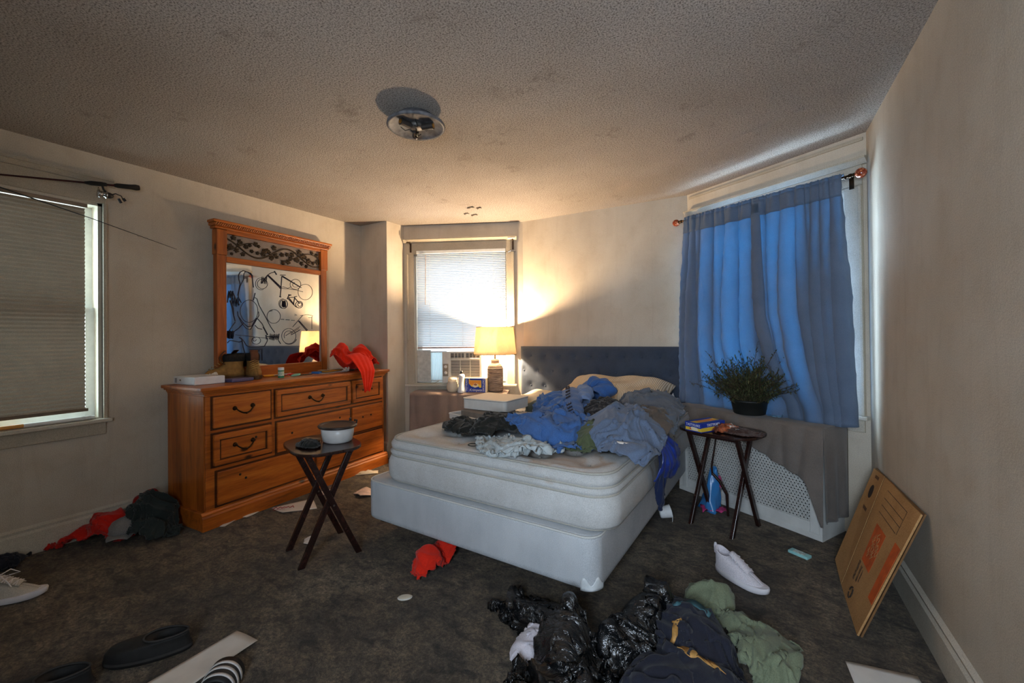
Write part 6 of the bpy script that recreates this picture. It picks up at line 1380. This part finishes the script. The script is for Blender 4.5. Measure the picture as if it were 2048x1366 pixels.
paper('paper_scrap', 'small white scrap poking from under the dresser front', 'paper', [(-3.145, 1.48), (-3.115, 1.50), (-3.165, 1.60), (-3.19, 1.585)], PAPER, 6, .004)
paper('paper_scrap', 'second white scrap under the dresser nearer the red printed envelope', 'paper', [(-3.17, 1.635), (-3.135, 1.65), (-3.155, 1.75), (-3.19, 1.735)], PAPER, 7, .006)
paper('paper_scrap', 'small white card between the legs of front tray table', 'paper', [(-2.475, 1.65), (-2.45, 1.70), (-2.37, 1.645), (-2.41, 1.60)], plain('card_white', rgb(210, 206, 204), .7, var=.15, scale=60), 8, .012)
paper('paper_scrap', 'white paper corner on carpet behind the front tray table', 'paper', [(-3.12, 2.22), (-3.02, 2.18), (-3.0, 2.26), (-3.08, 2.32)], PAPER, 9, .006)
paper('flyer', 'pink and white flyer partly hidden behind box spring corner', 'paper', [(-2.85, 2.33), (-2.72, 2.29), (-2.62, 2.42), (-2.83, 2.45)], plain('flyer_pink', rgb(214, 190, 180), .6, var=.2, scale=30), 10, .02)
cd = thing('clear_packet', 'clear plastic packet on carpet by the dresser end', 'wrapper', (-3.16, 2.74, .003), .8)
MB().grid(np.array([[(.20 * (i / 9 - .5), .09 * (j / 6 - .5), .004 + .030 * math.sin(PI * i / 9) * math.sin(PI * j / 6) * (.7 + .3 * math.sin(i * 2 + j))) for j in range(7)] for i in range(10)])).build('film', CLEAR, cd, solid=.0008); MB().box(-.07, .05, -.03, .03, .004, .012).build('insert', plain('packet_green', rgb(150, 160, 120), .6), cd)
o = thing('clear_disc', 'small clear plastic disc on carpet before the bed', 'plastic disc', (-1.488, 1.515, .003), .7)
MB().lathe([(.0, 0), (.020, 0), (.022, .003), (.020, .010), (.014, .012), (.0, .011)], 20, sx=1.6).build('shell', CLEAR, o); MB().tube([(.034 * math.cos(a_), .021 * math.sin(a_), .006) for a_ in np.linspace(0, 2 * PI, 22)], .0016, 5, False).build('rim', plain('rim_white', rgb(220, 224, 226), .3), o)
o = thing('mint_packet', 'small mint green packet on carpet near leaning carton', 'packet', (.203, 2.905, .003), -.55)
MB().box(-.052, .052, -.024, .024, 0, .016).build('carton', plain('mint', rgb(150, 206, 206), .5), o, bevel=.003); MB().box(-.03, .03, -.018, .018, .016, .017).build('print_panel', plain('mint_print', rgb(206, 222, 214), .5, var=.4, scale=90), o)
o = thing('foam_cup', 'white crumpled cup beside the bed frame leg', 'cup', (-.585, 3.02, .004), .4)
MB().lathe([(0, 0), (.032, 0), (.036, .01), (.042, .07), (.044, .075)], 20, (0, 0, 0), Matrix.Translation((0, 0, .04)) @ Matrix.Rotation(1.35, 4, 'Y')).build('body', WHITE, o, solid=.0015); MB().tube([(.075 + .0, .044 * math.cos(a_), .024 + .044 * math.sin(a_)) for a_ in np.linspace(0, 2 * PI, 20)], .002, 5, False).build('rim', WHITE, o)

# ------------------------------------------------------------------ clothes on floor and dresser
FZ = 0.004
garment('red_bandana', 'red cloth heap on carpet along the left baseboard', 'clothes', [(-3.735, .80), (-3.66, .90), (-3.55, 1.0), (-3.46, 1.08), (-3.50, 1.17), (-3.64, 1.22), (-3.72, 1.14), (-3.725, .95)], fabric('red_dull', rgb(196, 34, 22), .2), FZ, [(-3.62, 1.08, .10, .12, .14, 0), (-3.68, .95, .05, .10, .07, 0)], n=44, stretch=1.38, seed=41, bend=.14, wr=.045, ws=5)
garment('maroon_cloth', 'maroon cloth behind the grey jacket near dresser', 'clothes', [(-3.73, 1.16), (-3.66, 1.18), (-3.62, 1.30), (-3.66, 1.40), (-3.73, 1.40)], DKRED, FZ, [(-3.69, 1.29, .05, .11, .19, 0)], n=30, stretch=1.3, seed=42)
garment('dark_jacket', 'dark green grey jacket heaped against the dresser end', 'clothes', [(-3.56, 1.08), (-3.42, 1.08), (-3.27, 1.16), (-3.24, 1.28), (-3.32, 1.345), (-3.52, 1.35), (-3.70, 1.345), (-3.72, 1.25), (-3.64, 1.15)], fabric('jacket_dark', rgb(44, 50, 48), .25), FZ, [(-3.52, 1.25, .17, .13, .22, -.3), (-3.40, 1.18, .13, .10, .10, 0)], n=48, stretch=1.32, seed=43, bend=.16, wr=.06, ws=4.5)
o = thing('grey_hat', 'grey rounded peaked hat between the red cloth and dark jacket', 'hat', (-3.50, 1.10, .05), -.6)
cpm = fabric('cap_grey', rgb(126, 122, 120), .12, 200)
MB().lathe([(.075, 0), (.080, .012), (.076, .04), (.06, .068), (.03, .085), (0, .09)], 28).build('crown', cpm, o, solid=.003); MB().grid(np.array([[(.06 + .07 * i / 5, (j / 7 - .5) * .13 * (1 - .25 * (i / 5) ** 2), .006 - .012 * (j / 7 - .5) ** 2 * 4 * (i / 5)) for j in range(8)] for i in range(6)])).build('visor', cpm, o, solid=.004); MB().ball((0, 0, .09), .008, 6).build('top_button', cpm, o)
garment('dark_sock', 'dark navy cloth lump at the left picture edge', 'clothes', [(-3.74, .52), (-3.60, .55), (-3.585, .66), (-3.70, .74), (-3.745, .66)], fabric('navy_dark', rgb(34, 36, 46), .25), FZ, [(-3.67, .63, .06, .09, .045, 0)], n=28, stretch=1.35, seed=44)
garment('red_bag', 'red cloth crumpled on carpet under the bed foot', 'clothes', [(-1.68, 1.78), (-1.60, 1.68), (-1.53, 1.65), (-1.50, 1.74), (-1.49, 1.86), (-1.50, 2.05), (-1.62, 2.08), (-1.72, 1.95)], fabric('red_bright', rgb(214, 42, 24), .2), FZ, [(-1.57, 1.78, .07, .10, .10, .3), (-1.56, 1.95, .10, .10, .08, 0)], n=44, stretch=1.42, seed=45, bend=.1)
# red shirt bunched on the dresser corner, one tail hanging over the front
rsh, RP, RC = garment('red_shirt', 'bright red shirt bunched on the far dresser end', 'clothes', [(-3.62, 2.74), (-3.52, 2.62), (-3.38, 2.64), (-3.26, 2.72), (-3.20, 2.84), (-3.24, 2.98), (-3.40, 3.03), (-3.58, 2.98), (-3.64, 2.86)], REDC, ZT, [(-3.50, 2.73, .10, .10, .25, 0), (-3.34, 2.84, .12, .11, .23, 0), (-3.34, 2.96, .08, .06, .09, 0)], n=48, stretch=1.25, seed=51, bend=.3, edge_k=.2)
P = np.zeros((26, 16, 3)); 
for i in range(26):
    t_ = i / 25
    for j in range(16):
        s = j / 15 - .5; w = .26 * (1 - t_ ** 1.1 * .78)
        if t_ < .45: q = t_ / .45; x = -3.30 + .145 * q; z = ZT + .155 - .135 * q ** 1.6
        else: q = (t_ - .45) / .55; x = -3.152 + .008 * math.sin(PI * q); z = ZT + .020 - .19 * q
        f = .016 * math.sin(s * 13 + t_ * 2.5 + 1) * (.4 + t_ * .6)
        P[i, j] = (x + abs(f) + .006 - RC[0], 2.745 + s * w - .01 * t_ - RC[1], z - ZT - .045 * abs(s) * t_ + .02 * (1 - 4 * s * s) * (1 - t_))
MB().grid(P).build('hanging_tail', REDC, rsh, solid=.004, subsurf=1)
garment('green_cloth', 'small dark green cloth behind the red shirt on dresser', 'clothes', [(-3.60, 2.98), (-3.48, 2.97), (-3.44, 3.03), (-3.52, 3.06), (-3.61, 3.05)], fabric('green_dark', rgb(52, 70, 58), .25), ZT, [(-3.53, 3.01, .06, .035, .10, 0)], n=28, stretch=1.25, seed=52)
# foreground pile: bin liner, navy jacket, green hoodie, white shirt
BAGB = Mat('bin_liner', rgb(16, 17, 19), .22, 0, .8); _n = BAGB.noise(18, 4, .6, BAGB.coord((1, 2.6, 1), (0, 0, .8)), 1.0); BAGB.bump(_n, .7, .02); BAGB = BAGB.m
garment('bin_liner', 'shiny black plastic bin liner on carpet at the bed corner', 'bag', [(-1.08, 1.66), (-.98, 1.76), (-.84, 1.76), (-.70, 1.70), (-.60, 1.62), (-.50, 1.50), (-.50, 1.22), (-.70, 1.15), (-.80, 1.32), (-.74, 1.48), (-.82, 1.56), (-.95, 1.60)], BAGB, FZ, [(-.64, 1.50, .10, .20, .16, .35), (-.90, 1.68, .12, .06, .05, .0), (-.58, 1.30, .12, .2, .10, 0), (-.665, 1.60, .045, .055, .20, 0)], n=60, stretch=1.36, seed=61, bend=.3, edge_k=.3, solid=.0012, wr=.075, ws=2.7)
pk = garment('bin_liner', 'second shiny bin liner fold between navy jacket and first liner', 'bag', [(-.56, 1.58), (-.54, 1.70), (-.44, 1.86), (-.30, 1.98), (-.24, 1.88), (-.34, 1.72), (-.42, 1.55), (-.48, 1.46)], BAGB, FZ, [(-.42, 1.74, .09, .20, .13, -.6), (-.36, 1.90, .05, .05, .17, 0), (-.50, 1.62, .04, .05, .15, 0)], n=44, stretch=1.34, seed=62, bend=.3, edge_k=.3, solid=.0012, wr=.075, ws=2.7)
NAV = fabric('jacket_navy', rgb(36, 38, 50), .18, 320, .7)
nj, NP, NC = garment('navy_jacket', 'navy work jacket with tan reflective bands in the foreground pile', 'clothes', [(-.55, 1.20), (-.42, 1.52), (-.34, 1.72), (-.40, 1.92), (-.36, 2.04), (-.24, 2.08), (-.12, 1.92), (-.04, 1.74), (.0, 1.50), (-.10, 1.20)], NAV, FZ, [(-.27, 1.82, .17, .22, .13, .5), (-.22, 1.52, .22, .30, .10, .3)], n=56, stretch=1.24, seed=63, bend=.35, edge_k=.2)
def band_on(Pg, c, base, i0, j0, i1, j1, w, m, name, par, up=.006):
    """strip laid on a simulated cloth between two grid positions"""
    n = 26; out = np.zeros((n, 3, 3))
    for k in range(n):
        f = k / (n - 1); a = i0 + (i1 - i0) * f; b = j0 + (j1 - j0) * f; dx, dy = -(j1 - j0), (i1 - i0); L = math.hypot(dx, dy)
        for q in range(3):
            aa = min(max(a + dx / L * w * (q - 1), 0), Pg.shape[0] - 1.01); bb = min(max(b + dy / L * w * (q - 1), 0), Pg.shape[1] - 1.01); ia, ib = int(aa), int(bb); fa, fb = aa - ia, bb - ib
            p = (Pg[ia, ib] * (1 - fa) + Pg[ia + 1, ib] * fa) * (1 - fb) + (Pg[ia, ib + 1] * (1 - fa) + Pg[ia + 1, ib + 1] * fa) * fb; out[k, q] = p; out[k, q, 2] += up
    return MB().grid(out).build(name, m, par, solid=.002)
TANB = plain('band_tan', rgb(190, 142, 78), .6, var=.2, scale=60)
band_on(NP, NC, FZ, 32, 24, 60, 52, 3, TANB, 'tan_band', nj); band_on(NP, NC, FZ, 44, 64, 68, 80, 3, TANB, 'tan_band', nj); band_on(NP, NC, FZ, 16, 60, 32, 80, 2.6, plain('band_teal', rgb(70, 110, 120), .5), 'teal_band', nj)
GRH = fabric('hoodie_sage', rgb(116, 124, 100), .14, 260)
gh, GP, GC = garment('sage_hoodie', 'sage green hoodie stretched out at the pile right', 'clothes', [(-.32, 2.10), (-.27, 2.19), (-.19, 2.23), (-.11, 2.15), (-.11, 2.05), (.02, 2.04), (.11, 2.01), (.13, 1.88), (.10, 1.76), (.02, 1.70), (-.06, 1.82), (-.12, 1.96), (-.24, 2.06)], GRH, FZ, [(-.20, 2.13, .10, .09, .11, 0), (.01, 1.90, .13, .15, .07, .4), (-.07, 2.0, .08, .08, .06, 0)], n=56, stretch=1.26, seed=64, bend=.22, edge_k=.25, wr=.04, ws=6)
garment('white_shirt', 'crumpled white shirt at the left of foreground pile', 'clothes', [(-.85, 1.43), (-.86, 1.52), (-.80, 1.59), (-.73, 1.61), (-.70, 1.54), (-.76, 1.47), (-.72, 1.40), (-.77, 1.36)], fabric('cotton_white', rgb(206, 200, 208), .08), FZ, [(-.79, 1.50, .07, .10, .06, 0)], n=36, stretch=1.35, seed=65, bend=.12)
